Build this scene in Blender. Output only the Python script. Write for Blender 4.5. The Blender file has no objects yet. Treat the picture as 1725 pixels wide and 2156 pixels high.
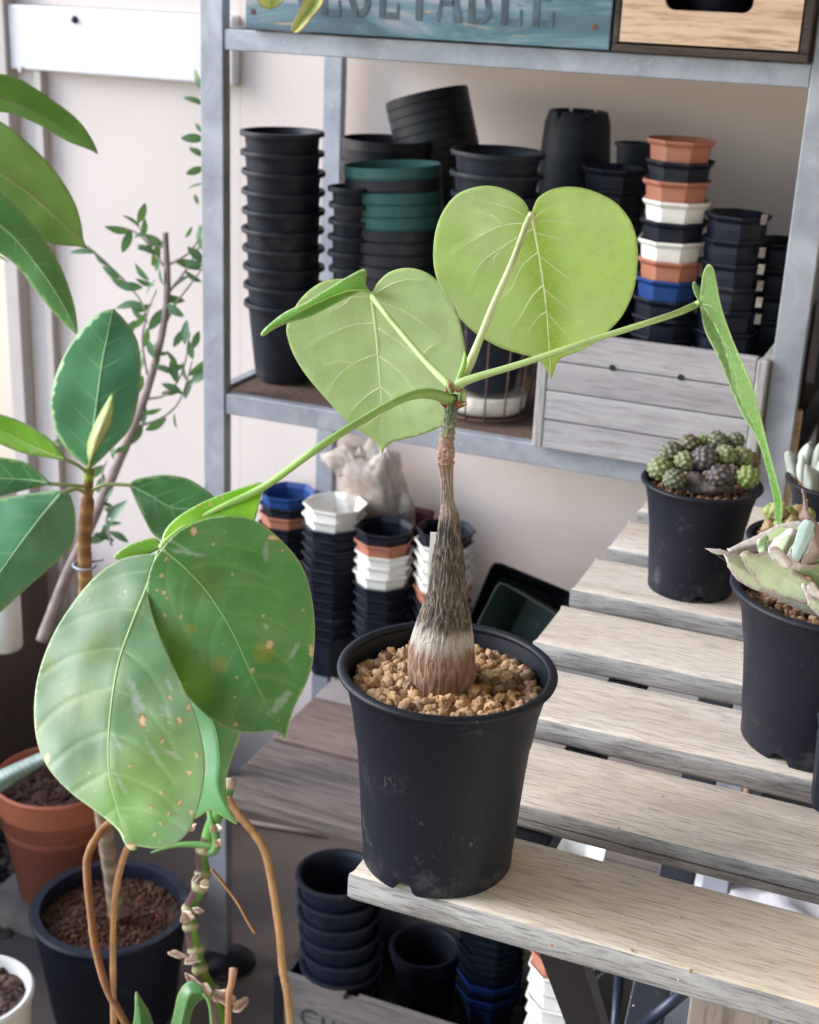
import bpy, bmesh, math, random
import numpy as np
from mathutils import Vector, Matrix, noise
from mathutils.geometry import delaunay_2d_cdt
random.seed(7)
rng = np.random.default_rng(7)
SC = bpy.context.scene
COL = SC.collection
R = math.radians

# ------------------------------------------------------------------ camera
CH = 1.36                               # camera height above the balcony floor
PITCH, ROLL, YAW, FOC = 0.35738, 0.04456, R(21.65), 2993.0
PW, PH = 1725.0, 2156.0
_c, _s = math.cos(YAW), math.sin(YAW)
_f = np.array([-_s*math.cos(PITCH), _c*math.cos(PITCH), -math.sin(PITCH)])
_x = np.array([_c, _s, 0.0]); _u = np.cross(_x, _f)
CX = math.cos(ROLL)*_x + math.sin(ROLL)*_u
CU = -math.sin(ROLL)*_x + math.cos(ROLL)*_u
cam_data = bpy.data.cameras.new('camera')
cam = bpy.data.objects.new('camera', cam_data); COL.objects.link(cam)
cam_data.sensor_fit = 'HORIZONTAL'; cam_data.sensor_width = 36.0
cam_data.lens = 36.0*FOC/PW
cam_data.clip_start = 0.02; cam_data.clip_end = 500
cam.matrix_world = Matrix(((CX[0], CU[0], -_f[0], 0), (CX[1], CU[1], -_f[1], 0), (CX[2], CU[2], -_f[2], CH), (0, 0, 0, 1)))
cam_data.dof.use_dof = True
cam_data.dof.focus_distance = 0.80
cam_data.dof.aperture_fstop = 21
SC.camera = cam

# ------------------------------------------------------------------ light
world = bpy.data.worlds.new('World'); SC.world = world; world.use_nodes = True
wn = world.node_tree.nodes; wl = world.node_tree.links; wn.clear()
wo = wn.new('ShaderNodeOutputWorld'); wb = wn.new('ShaderNodeBackground'); sk = wn.new('ShaderNodeTexSky')
SUN_EL, SUN_AZ = R(30), R(-110)         # azimuth clockwise from +Y: from the open side, left of and behind the camera
sk.sky_type = 'NISHITA'; sk.sun_disc = False; sk.sun_elevation = SUN_EL; sk.sun_rotation = SUN_AZ
sk.air_density = 1.0; sk.dust_density = 0.5; sk.ozone_density = 1.0
wb.inputs['Strength'].default_value = 0.15
wl.new(sk.outputs[0], wb.inputs[0]); wl.new(wb.outputs[0], wo.inputs[0])
sd = bpy.data.lights.new('sun', 'SUN'); sd.energy = 1.2; sd.angle = R(35); sd.color = (1.0, 0.95, 0.90)
sun = bpy.data.objects.new('sun', sd); COL.objects.link(sun)
_to = Vector((math.sin(SUN_AZ)*math.cos(SUN_EL), math.cos(SUN_AZ)*math.cos(SUN_EL), math.sin(SUN_EL)))
sun.rotation_euler = _to.to_track_quat('Z', 'Y').to_euler()
vs = SC.view_settings
vs.view_transform = 'Standard'; vs.look = 'None'; vs.gamma = 1.0; vs.use_curve_mapping = False
vs.exposure = 1.88

# ------------------------------------------------------------------ measuring helpers (a photo pixel as a ray into the place)
def ray(px, py):
    return _f + (px-PW/2)/FOC*CX - (py-PH/2)/FOC*CU
def _w(v):
    return Vector((v[0], v[1], v[2]+CH))
def at(px, py, d): return _w(ray(px, py)*d)
def onz(px, py, z): v = ray(px, py); return _w(v*((z-CH)/v[2]))
def ony(px, py, y): v = ray(px, py); return _w(v*(y/v[1]))
def depth_of(p): return float(np.dot(np.array([p[0], p[1], p[2]-CH]), _f))

# ------------------------------------------------------------------ object helpers
def tag(o, label=None, cat=None, group=None, kind=None):
    if label: o['label'] = label
    if cat: o['category'] = cat
    if group: o['group'] = group
    if kind: o['kind'] = kind
    return o
def link(o, parent=None):
    COL.objects.link(o)
    if parent is not None:
        o.parent = parent
        o.matrix_parent_inverse = parent.matrix_basis.inverted()
    return o
def empty(name, loc, label, cat, group=None, rot=(0, 0, 0)):
    o = bpy.data.objects.new(name, None); o.location = loc; o.rotation_euler = rot
    o.empty_display_size = 0.02
    COL.objects.link(o)
    return tag(o, label, cat, group)
def mesh_obj(name, verts, faces, mat, parent=None, smooth=False, cols=None, uvs=None):
    me = bpy.data.meshes.new(name)
    me.from_pydata([tuple(v) for v in verts], [], [tuple(f) for f in faces])
    if mat: me.materials.append(mat)
    if smooth: me.polygons.foreach_set('use_smooth', [True]*len(me.polygons))
    if cols is not None:
        ca = me.color_attributes.new('Col', 'FLOAT_COLOR', 'POINT')
        c = np.ones((len(verts), 4), dtype=np.float32); c[:, :3] = np.asarray(cols, dtype=np.float32)
        ca.data.foreach_set('color', c.ravel())
    me.update()
    o = bpy.data.objects.new(name, me)
    return link(o, parent)
class MB:
    def __init__(s): s.v = []; s.f = []; s.c = []
    def add(s, V, F, col=None):
        n = len(s.v); s.v += [tuple(p) for p in V]; s.f += [tuple(i+n for i in f) for f in F]
        s.c += [col or (1, 1, 1)]*len(V)
    def box(s, a, b, M=None, col=None):
        x0, y0, z0 = a; x1, y1, z1 = b
        V = [Vector(p) for p in ((x0, y0, z0), (x1, y0, z0), (x1, y1, z0), (x0, y1, z0), (x0, y0, z1), (x1, y0, z1), (x1, y1, z1), (x0, y1, z1))]
        if M is not None: V = [M @ p for p in V]
        s.add(V, [(0, 3, 2, 1), (4, 5, 6, 7), (0, 1, 5, 4), (1, 2, 6, 5), (2, 3, 7, 6), (3, 0, 4, 7)], col)
    def tube(s, pts, rad, n=8, col=None, caps=True):
        pts = [Vector(p) for p in pts]
        if not hasattr(rad, '__len__'): rad = [rad]*len(pts)
        V = []; F = []
        t0 = (pts[1]-pts[0]).normalized(); a = t0.orthogonal().normalized()
        for i, p in enumerate(pts):
            t = (pts[min(i+1, len(pts)-1)]-pts[max(i-1, 0)]).normalized()
            a = (a-t*a.dot(t)).normalized(); b = t.cross(a)
            for k in range(n):
                w = 2*math.pi*k/n; V.append(p+(a*math.cos(w)+b*math.sin(w))*rad[i])
        for i in range(len(pts)-1):
            for k in range(n):
                F.append((i*n+k, i*n+(k+1) % n, (i+1)*n+(k+1) % n, (i+1)*n+k))
        if caps:
            F.append(tuple(range(n-1, -1, -1))); F.append(tuple((len(pts)-1)*n+k for k in range(n)))
        s.add(V, F, col)
    def lathe(s, prof, n=40, center=(0, 0, 0), rot=0.0, M=None, rfun=None, zfun=None, col=None):
        V = []; F = []
        c = Vector(center)
        for j, (r, z) in enumerate(prof):
            for k in range(n):
                w = 2*math.pi*k/n+rot
                rr = r*(rfun(w, z) if rfun else 1); zz = z+(zfun(w, j, z) if zfun else 0)
                V.append(Vector((rr*math.cos(w), rr*math.sin(w), zz)))
        for j in range(len(prof)-1):
            for k in range(n):
                F.append((j*n+k, j*n+(k+1) % n, (j+1)*n+(k+1) % n, (j+1)*n+k))
        if M is not None: V = [M @ p for p in V]
        V = [p+c for p in V]
        s.add(V, F, col)
    def build(s, name, mat, parent=None, smooth=False, color=False):
        return mesh_obj(name, s.v, s.f, mat, parent, smooth, s.c if color else None)
def smooth_by_angle(o, deg=35):
    me = o.data; bm = bmesh.new(); bm.from_mesh(me)
    for f in bm.faces: f.smooth = True
    for e in bm.edges:
        if len(e.link_faces) == 2 and e.calc_face_angle(0) > R(deg): e.smooth = False
    bm.to_mesh(me); bm.free()
def bevel(o, w, seg=2):
    m = o.modifiers.new('edge', 'BEVEL'); m.width = w; m.segments = seg; m.limit_method = 'ANGLE'; m.angle_limit = R(40)
    m.harden_normals = False
    return o
def catmull(pts, k=5, closed=False):
    P = [np.array(p, float) for p in pts]; n = len(P); out = []
    for i in range(n if closed else n-1):
        p0 = P[(i-1) % n] if closed or i > 0 else P[0]; p1 = P[i]; p2 = P[(i+1) % n]
        p3 = P[(i+2) % n] if closed or i+2 < n else P[-1]
        for j in range(k):
            t = j/k
            out.append(0.5*((2*p1)+(-p0+p2)*t+(2*p0-5*p1+4*p2-p3)*t*t+(-p0+3*p1-3*p2+p3)*t**3))
    if not closed: out.append(P[-1])
    return out
def fbm(x, y, z, o=4): return noise.fractal(Vector((x, y, z)), 1.0, 2.0, o)

# ------------------------------------------------------------------ materials
def new_mat(name):
    m = bpy.data.materials.new(name); m.use_nodes = True
    nt = m.node_tree; b = nt.nodes['Principled BSDF']
    return m, nt, b
def N(nt, t, **kw):
    n = nt.nodes.new(t)
    for k, v in kw.items():
        if k in n.inputs: n.inputs[k].default_value = v
        else: setattr(n, k, v)
    return n
def mapping(nt, scale=(1, 1, 1), coord='Object'):
    tc = N(nt, 'ShaderNodeTexCoord'); mp = N(nt, 'ShaderNodeMapping'); mp.inputs['Scale'].default_value = scale
    nt.links.new(tc.outputs[coord], mp.inputs[0]); return mp.outputs[0]
def ramp(nt, src, stops):
    r = N(nt, 'ShaderNodeValToRGB'); e = r.color_ramp.elements
    e[0].position, e[0].color = stops[0][0], (*stops[0][1], 1); e[1].position, e[1].color = stops[-1][0], (*stops[-1][1], 1)
    for p, c in stops[1:-1]:
        q = e.new(p); q.color = (*c, 1)
    nt.links.new(src, r.inputs[0]); return r.outputs[0]
def mix(nt, a, b, fac, mode='MIX'):
    m = N(nt, 'ShaderNodeMix', data_type='RGBA', blend_type=mode)
    for sock, v in ((m.inputs[0], fac), (m.inputs[6], a), (m.inputs[7], b)):
        if hasattr(v, 'is_output'): nt.links.new(v, sock)
        elif isinstance(v, tuple): sock.default_value = (*v, 1) if len(v) == 3 else v
        else: sock.default_value = v
    return m.outputs[2]
def bump(nt, b, h, strength=0.3, dist=0.001):
    n = N(nt, 'ShaderNodeBump'); n.inputs['Strength'].default_value = strength; n.inputs['Distance'].default_value = dist
    nt.links.new(h, n.inputs['Height']); nt.links.new(n.outputs[0], b.inputs['Normal'])
def plastic(name, col, rough=0.5, dust=0.25, dustcol=(0.25, 0.25, 0.26), fine=900.0):
    m, nt, b = new_mat(name)
    v = mapping(nt)
    n1 = N(nt, 'ShaderNodeTexNoise', Scale=38.0, Detail=6.0, Roughness=0.65); nt.links.new(v, n1.inputs['Vector'])
    n2 = N(nt, 'ShaderNodeTexNoise', Scale=fine, Detail=2.0); nt.links.new(v, n2.inputs['Vector'])
    f = ramp(nt, n1.outputs[0], [(0.45, (0, 0, 0)), (0.75, (dust,)*3)])
    c = mix(nt, col, dustcol, f)
    oi = N(nt, 'ShaderNodeObjectInfo'); nd = N(nt, 'ShaderNodeTexNoise', Scale=16.0, Detail=7.0, Roughness=0.7, noise_dimensions='4D')
    ml = N(nt, 'ShaderNodeMath', operation='MULTIPLY'); ml.inputs[1].default_value = 40.0; nt.links.new(oi.outputs['Random'], ml.inputs[0]); nt.links.new(ml.outputs[0], nd.inputs['W']); nt.links.new(v, nd.inputs['Vector'])
    sl_ = ramp(nt, nd.outputs[0], [(0.56, (0, 0, 0)), (0.74, (0.30,)*3)])
    c = mix(nt, c, (0.16, 0.13, 0.11), sl_)
    nt.links.new(c, b.inputs['Base Color'])
    rr = ramp(nt, n1.outputs[0], [(0.3, (rough,)*3), (0.7, (min(1, rough+0.15),)*3)])
    nt.links.new(rr, b.inputs['Roughness'])
    bump(nt, b, n2.outputs[0], 0.25, 0.0003)
    b.inputs['Specular IOR Level'].default_value = 0.3
    return m
BLACK = plastic('black plastic', (0.006, 0.0085, 0.019), 0.46, 0.12, (0.07, 0.075, 0.10))
BLACK2 = plastic('black soft plastic', (0.012, 0.013, 0.020), 0.40, 0.08, (0.08, 0.08, 0.09))
TERRA = plastic('terracotta plastic', (0.40, 0.155, 0.10), 0.5, 0.3, (0.45, 0.27, 0.2))
WHITE = plastic('white plastic', (0.80, 0.79, 0.76), 0.42, 0.3, (0.66, 0.6, 0.52))
BLUE = plastic('blue plastic', (0.012, 0.05, 0.20), 0.42, 0.1, (0.1, 0.15, 0.3))
GREEN = plastic('green soft plastic', (0.018, 0.085, 0.080), 0.42, 0.2, (0.12, 0.2, 0.2))
MAROON = plastic('maroon plastic', (0.09, 0.012, 0.02), 0.5, 0.1)
CERAM = plastic('white glazed pot', (0.72, 0.71, 0.67), 0.3, 0.2, (0.5, 0.45, 0.4))
RED = plastic('old terracotta plastic', (0.42, 0.125, 0.07), 0.55, 0.35, (0.36, 0.17, 0.12))

def pot_main_mat():
    m, nt, b = new_mat('scuffed black pot')
    v = mapping(nt)
    base = (0.0075, 0.009, 0.018)
    tc = N(nt, 'ShaderNodeTexCoord'); sep = N(nt, 'ShaderNodeSeparateXYZ'); nt.links.new(tc.outputs['Object'], sep.inputs[0])
    n1 = N(nt, 'ShaderNodeTexNoise', Scale=60.0, Detail=8.0, Roughness=0.7); nt.links.new(v, n1.inputs['Vector'])
    low = N(nt, 'ShaderNodeMapRange'); low.inputs[1].default_value = 0.0; low.inputs[2].default_value = 0.035; low.inputs[3].default_value = 0.12; low.inputs[4].default_value = 0.0
    nt.links.new(sep.outputs[2], low.inputs[0])
    add = N(nt, 'ShaderNodeMath', operation='ADD'); nt.links.new(n1.outputs[0], add.inputs[0]); nt.links.new(low.outputs[0], add.inputs[1])
    f = ramp(nt, add.outputs[0], [(0.60, (0, 0, 0)), (0.80, (0.6,)*3)])
    c = mix(nt, base, (0.10, 0.10, 0.11), f)
    # short curved scuffs
    mp = mapping(nt, (1, 1, 0.45))
    w = N(nt, 'ShaderNodeTexVoronoi', feature='DISTANCE_TO_EDGE', Scale=75.0)
    nz = N(nt, 'ShaderNodeTexNoise', Scale=40.0, Detail=3.0); nt.links.new(mp, nz.inputs['Vector'])
    wm = mix(nt, mp, nz.outputs[1], 0.12); nt.links.new(wm, w.inputs['Vector'])
    g = ramp(nt, w.outputs[0], [(0.0, (1, 1, 1)), (0.018, (0, 0, 0))])
    n3 = N(nt, 'ShaderNodeTexNoise', Scale=55.0, Detail=2.0); nt.links.new(v, n3.inputs['Vector'])
    g2 = ramp(nt, n3.outputs[0], [(0.60, (0, 0, 0)), (0.68, (0.5,)*3)])
    gg = mix(nt, g, g2, 1.0, 'MULTIPLY')
    c = mix(nt, c, (0.24, 0.24, 0.25), gg)
    nt.links.new(c, b.inputs['Base Color'])
    b.inputs['Roughness'].default_value = 0.5; b.inputs['Specular IOR Level'].default_value = 0.3
    n2 = N(nt, 'ShaderNodeTexNoise', Scale=1400.0, Detail=2.0); nt.links.new(v, n2.inputs['Vector'])
    bump(nt, b, n2.outputs[0], 0.5, 0.0003)
    return m
POTM = pot_main_mat()

def metal(name, a, bcol, rough=0.45, spk=(0.55, 0.56, 0.58)):
    m, nt, b = new_mat(name)
    v = mapping(nt)
    n1 = N(nt, 'ShaderNodeTexNoise', Scale=14.0, Detail=7.0, Roughness=0.6, Distortion=0.8); nt.links.new(v, n1.inputs['Vector'])
    c = ramp(nt, n1.outputs[0], [(0.3, a), (0.7, bcol)])
    n3 = N(nt, 'ShaderNodeTexNoise', Scale=160.0, Detail=4.0); nt.links.new(v, n3.inputs['Vector'])
    f = ramp(nt, n3.outputs[0], [(0.62, (0, 0, 0)), (0.8, (0.5,)*3)])
    c = mix(nt, c, spk, f)
    nt.links.new(c, b.inputs['Base Color']); b.inputs['Roughness'].default_value = rough; b.inputs['Metallic'].default_value = 0.35
    bump(nt, b, n3.outputs[0], 0.2, 0.0006)
    return m
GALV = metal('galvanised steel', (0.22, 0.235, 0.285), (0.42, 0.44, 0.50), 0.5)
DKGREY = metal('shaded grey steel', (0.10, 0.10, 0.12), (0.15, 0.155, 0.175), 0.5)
DKSTEEL = metal('black painted steel', (0.010, 0.011, 0.016), (0.018, 0.020, 0.028), 0.45, (0.06, 0.065, 0.08))
RUST = metal('rusty wire', (0.09, 0.045, 0.03), (0.16, 0.10, 0.08), 0.8)
BLUSTEEL = metal('dark blue steel tube', (0.015, 0.02, 0.045), (0.03, 0.04, 0.07), 0.4, (0.05, 0.06, 0.09))

def wood(name, light, mid, dark, axis=0, scale=1.0, fine=1.0, bstr=0.6, contrast=1.0, along=1.6):
    m, nt, b = new_mat(name)
    sc = [26.0*scale]*3; sc[axis] = along*scale
    oi = N(nt, 'ShaderNodeObjectInfo')
    tc = N(nt, 'ShaderNodeTexCoord')
    av = N(nt, 'ShaderNodeVectorMath', operation='ADD')
    cmb = N(nt, 'ShaderNodeMath', operation='MULTIPLY'); cmb.inputs[1].default_value = 37.0
    nt.links.new(oi.outputs['Random'], cmb.inputs[0]); nt.links.new(tc.outputs['Object'], av.inputs[0]); nt.links.new(cmb.outputs[0], av.inputs[1])
    mp = N(nt, 'ShaderNodeMapping'); mp.inputs['Scale'].default_value = sc; nt.links.new(av.outputs[0], mp.inputs[0])
    v = mp.outputs[0]
    n1 = N(nt, 'ShaderNodeTexNoise', Scale=1.0, Detail=8.0, Roughness=0.62, Distortion=0.4); nt.links.new(v, n1.inputs['Vector'])
    mp2 = N(nt, 'ShaderNodeMapping'); s2 = [330.0*fine]*3; s2[axis] = 26.0*fine; mp2.inputs['Scale'].default_value = s2; nt.links.new(av.outputs[0], mp2.inputs[0])
    n2 = N(nt, 'ShaderNodeTexNoise', Scale=1.0, Detail=5.0, Roughness=0.7); nt.links.new(mp2.outputs[0], n2.inputs['Vector'])
    n3 = N(nt, 'ShaderNodeTexNoise', Scale=9.0, Detail=3.0); nt.links.new(av.outputs[0], n3.inputs['Vector'])
    c = ramp(nt, n1.outputs[0], [(0.30, dark), (0.48, mid), (0.68, light)])
    c = mix(nt, c, mid, ramp(nt, n3.outputs[0], [(0.4, (0, 0, 0)), (0.7, (0.6,)*3)]))
    f = ramp(nt, n2.outputs[0], [(0.36, (0.55*contrast,)*3), (0.52, (0, 0, 0))])
    dk = tuple(x*0.35 for x in dark)
    c = mix(nt, c, dk, f)
    nt.links.new(c, b.inputs['Base Color']); b.inputs['Roughness'].default_value = 0.85; b.inputs['Specular IOR Level'].default_value = 0.2
    h = mix(nt, n2.outputs[0], n1.outputs[0], 0.3)
    bump(nt, b, h, bstr, 0.0008)
    return m
SLAT = wood('weathered table wood', (0.80, 0.76, 0.70), (0.68, 0.585, 0.475), (0.53, 0.445, 0.35), 0, 1.0, 1.9, 0.9, 0.9, 3.5)
SLATG = wood('silvered table wood', (0.76, 0.725, 0.68), (0.62, 0.55, 0.475), (0.45, 0.39, 0.33), 0, 1.0, 1.9, 0.9, 1.0, 3.5)
SLATSIDE = wood('grey weathered edge', (0.50, 0.50, 0.51), (0.34, 0.335, 0.34), (0.17, 0.165, 0.165), 0, 2.2, 1.7, 1.0, 1.1, 5.0)
GREYWOOD = wood('silvered crate wood', (0.46, 0.45, 0.475), (0.38, 0.365, 0.39), (0.27, 0.255, 0.275), 0, 0.8, 0.8, 0.6, 0.7)
GREYENDS = wood('silvered crate wood upright', (0.50, 0.49, 0.51), (0.38, 0.37, 0.38), (0.22, 0.21, 0.22), 2, 0.9, 0.6, 0.8)
BROWNWOOD = wood('brown deck board', (0.27, 0.205, 0.18), (0.21, 0.155, 0.135), (0.13, 0.10, 0.09), 0, 1.0, 0.7, 0.5)
DARKGREY = wood('grey deck board', (0.26, 0.215, 0.20), (0.165, 0.135, 0.125), (0.06, 0.05, 0.045), 0, 1.2, 0.6, 0.9)
PINE = wood('light oak panel', (0.66, 0.50, 0.37), (0.58, 0.42, 0.30), (0.36, 0.23, 0.15), 0, 1.1, 0.7, 0.3)
DARKWOOD = wood('dark stained frame', (0.10, 0.075, 0.065), (0.06, 0.045, 0.04), (0.025, 0.02, 0.018), 0, 1.0, 0.8, 0.5)
BOXGREY = wood('grey printed box wood', (0.22, 0.20, 0.19), (0.15, 0.135, 0.13), (0.08, 0.07, 0.07), 0, 1.0, 0.8, 0.4)
POSTWOOD = wood('upright plank wood', (0.33, 0.29, 0.25), (0.26, 0.22, 0.19), (0.16, 0.13, 0.11), 2, 1.0, 0.5, 0.4)

def teal_mat():
    m, nt, b = new_mat('teal distressed paint')
    v = mapping(nt, (3.5, 3.5, 22))
    n1 = N(nt, 'ShaderNodeTexNoise', Scale=1.0, Detail=7.0, Roughness=0.65, Distortion=1.2); nt.links.new(v, n1.inputs['Vector'])
    c = ramp(nt, n1.outputs[0], [(0.30, (0.045, 0.06, 0.10)), (0.42, (0.055, 0.12, 0.17)), (0.50, (0.11, 0.20, 0.25)), (0.60, (0.25, 0.28, 0.33))])
    v2 = mapping(nt, (6, 6, 40))
    n2 = N(nt, 'ShaderNodeTexNoise', Scale=1.3, Detail=5.0, Roughness=0.6, Distortion=2.0); nt.links.new(v2, n2.inputs['Vector'])
    f = ramp(nt, n2.outputs[0], [(0.64, (0, 0, 0)), (0.70, (0.8,)*3)])
    c = mix(nt, c, (0.42, 0.28, 0.18), f)
    f = ramp(nt, n2.outputs[0], [(0.30, (0.8,)*3), (0.36, (0, 0, 0))])
    c = mix(nt, c, (0.03, 0.04, 0.07), f)
    nt.links.new(c, b.inputs['Base Color']); b.inputs['Roughness'].default_value = 0.55
    return m
TEAL = teal_mat()
def flat_mat(name, col, rough=0.7, noise_amt=0.15, scale=30, bstr=0.0):
    m, nt, b = new_mat(name)
    v = mapping(nt)
    n1 = N(nt, 'ShaderNodeTexNoise', Scale=float(scale), Detail=6.0, Roughness=0.6); nt.links.new(v, n1.inputs['Vector'])
    lo = tuple(max(0, x*(1-noise_amt)) for x in col); hi = tuple(min(1, x*(1+noise_amt)) for x in col)
    c = ramp(nt, n1.outputs[0], [(0.3, lo), (0.7, hi)])
    nt.links.new(c, b.inputs['Base Color']); b.inputs['Roughness'].default_value = rough
    if bstr: bump(nt, b, n1.outputs[0], bstr, 0.002)
    return m
PANEL = flat_mat('partition panel', (0.66, 0.575, 0.55), 0.75, 0.05, 3, 0.05)
RAILW = flat_mat('white coated rail', (0.70, 0.69, 0.73), 0.35, 0.02, 8)
FRAMEG = flat_mat('grey beige aluminium frame', (0.48, 0.43, 0.42), 0.5, 0.04, 20)
STUCCO = flat_mat('cream stucco', (0.80, 0.70, 0.54), 0.95, 0.06, 220, 0.8)
CONC = flat_mat('stained concrete', (0.34, 0.29, 0.24), 0.95, 0.35, 14, 0.6)
CURBF = flat_mat('shadow brown curb face', (0.085, 0.06, 0.05), 0.9, 0.25, 12, 0.3)  # curb face lies in shadow; that shade is put into its colour
FLOORM = flat_mat('brown grey balcony floor', (0.155, 0.115, 0.092), 0.75, 0.12, 9, 0.25)
SOIL = flat_mat('potting soil', (0.055, 0.028, 0.018), 0.95, 0.8, 260, 1.0)
STK = flat_mat('grubby paper sticker', (0.34, 0.30, 0.27), 0.8, 0.3, 200)
OFFWHITE = flat_mat('off white plaster saucer', (0.62, 0.58, 0.52), 0.8, 0.22, 60, 0.2)
CLOTH = flat_mat('white cloth', (0.42, 0.42, 0.46), 0.9, 0.1, 25, 0.5)
OLIVECL = flat_mat('olive brown sacking', (0.10, 0.08, 0.06), 0.95, 0.3, 60, 0.5)
TAGW = flat_mat('white plant label', (0.8, 0.8, 0.78), 0.5, 0.03, 30)
DARKINT = flat_mat('near black interior', (0.01, 0.01, 0.013), 0.8, 0.3, 10)
INK = flat_mat('dark printed ink', (0.03, 0.04, 0.05), 0.8, 0.3, 80)
INKT = flat_mat('dark teal stencil paint', (0.05, 0.085, 0.11), 0.7, 0.6, 60)
MESHB = flat_mat('brown expanded sheet', (0.11, 0.068, 0.05), 0.9, 0.6, 240, 1.0)
def col_mat(name, rough=0.5, trans=0.0, veinscale=0, veincol=(0.4, 0.5, 0.2), veinamt=0.3, bstr=0.15, spec=0.4, mott=0.12, tcol=(0.55, 0.75, 0.08), dust=0.0, fine=400.0, bd=0.0005):
    m, nt, b = new_mat(name)
    a = N(nt, 'ShaderNodeAttribute'); a.attribute_name = 'Col'
    v = mapping(nt)
    n1 = N(nt, 'ShaderNodeTexNoise', Scale=45.0, Detail=6.0, Roughness=0.6); nt.links.new(v, n1.inputs['Vector'])
    n2 = N(nt, 'ShaderNodeTexNoise', Scale=fine, Detail=4.0, Roughness=0.6); nt.links.new(v, n2.inputs['Vector'])
    g = ramp(nt, n1.outputs[0], [(0.3, (1-mott,)*3), (0.7, (1+mott,)*3)])
    c = mix(nt, a.outputs[0], g, 1.0, 'MULTIPLY')
    hgt = n2.outputs[0]
    if veinscale:
        vo = N(nt, 'ShaderNodeTexVoronoi', feature='DISTANCE_TO_EDGE', Scale=float(veinscale)); nt.links.new(v, vo.inputs['Vector'])
        e = ramp(nt, vo.outputs[0], [(0.0, (veinamt,)*3), (0.11, (0, 0, 0))])
        c = mix(nt, c, veincol, e)
        hgt = vo.outputs[0]
    if dust:
        f = ramp(nt, n1.outputs[0], [(0.5, (0, 0, 0)), (0.72, (dust,)*3)])
        sp = ramp(nt, n2.outputs[0], [(0.66, (0, 0, 0)), (0.72, (0.45,)*3)])
        c = mix(nt, c, (0.42, 0.47, 0.43), f)
        c = mix(nt, c, (0.55, 0.60, 0.52), sp)
    nt.links.new(c, b.inputs['Base Color']); b.inputs['Roughness'].default_value = rough; b.inputs['Specular IOR Level'].default_value = spec
    bump(nt, b, hgt, bstr, bd)
    if trans:
        t = N(nt, 'ShaderNodeBsdfTranslucent'); tc2 = mix(nt, c, tcol, 0.55); nt.links.new(tc2, t.inputs[0])
        ms = N(nt, 'ShaderNodeMixShader'); ms.inputs[0].default_value = trans
        nt.links.new(b.outputs[0], ms.inputs[1]); nt.links.new(t.outputs[0], ms.inputs[2])
        nt.links.new(ms.outputs[0], nt.nodes['Material Output'].inputs[0])
    return m
LEAFU = col_mat('leaf underside', 0.55, 0.5, 270, (0.70, 0.80, 0.48), 0.34, 0.30, 0.25, 0.10, (0.64, 0.82, 0.26))
LEAFT = col_mat('leaf upper side', 0.34, 0.25, 0, bstr=0.12, spec=0.5, mott=0.10, tcol=(0.35, 0.7, 0.03), dust=0.12)
LEAFF = col_mat('ficus leaf', 0.30, 0.22, 0, bstr=0.08, spec=0.4, mott=0.08, tcol=(0.3, 0.6, 0.04))
STEM = col_mat('green stem', 0.4, 0.0, 0, bstr=0.15, spec=0.4, mott=0.10)
BARK = col_mat('bark', 0.8, 0.0, 0, bstr=0.8, spec=0.2, mott=0.3, fine=700.0, bd=0.0006)
def trunk_mat():
    m, nt, b = new_mat('fissured trunk bark')
    a = N(nt, 'ShaderNodeAttribute'); a.attribute_name = 'Col'
    v = mapping(nt, (1, 1, 0.12)); nz = N(nt, 'ShaderNodeTexNoise', Scale=210.0, Detail=4.0, Roughness=0.6); nt.links.new(v, nz.inputs['Vector'])
    wv = N(nt, 'ShaderNodeVectorMath', operation='MULTIPLY_ADD'); nt.links.new(nz.outputs[1], wv.inputs[0]); wv.inputs[1].default_value = (0.0075, 0.0075, 0.003); nt.links.new(v, wv.inputs[2])
    vo = N(nt, 'ShaderNodeTexVoronoi', feature='DISTANCE_TO_EDGE', Scale=400.0); nt.links.new(wv.outputs[0], vo.inputs['Vector'])
    ln = ramp(nt, vo.outputs[0], [(0.0, (1, 1, 1)), (0.06, (0.7,)*3), (0.13, (0, 0, 0))])
    pale = mix(nt, a.outputs[0], (0.52, 0.42, 0.34), 0.55); f = mix(nt, ln, (0.65,)*3, 1.0, 'MULTIPLY')
    c = mix(nt, a.outputs[0], pale, f)
    dk = ramp(nt, vo.outputs[0], [(0.10, (1, 1, 1)), (0.40, (0.6,)*3)]); c = mix(nt, c, dk, 1.0, 'MULTIPLY')
    nt.links.new(c, b.inputs['Base Color']); b.inputs['Roughness'].default_value = 0.8; b.inputs['Specular IOR Level'].default_value = 0.25
    bump(nt, b, ln, 0.8, 0.0008)
    return m
TRUNKM = trunk_mat()
GRAV = col_mat('pumice granules', 0.9, 0.0, 0, bstr=0.8, spec=0.2, mott=0.18, fine=1500.0, bd=0.0005)
SUCC = col_mat('succulent skin', 0.45, 0.0, 0, bstr=0.2, spec=0.35, mott=0.12)
BAG = None
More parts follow.
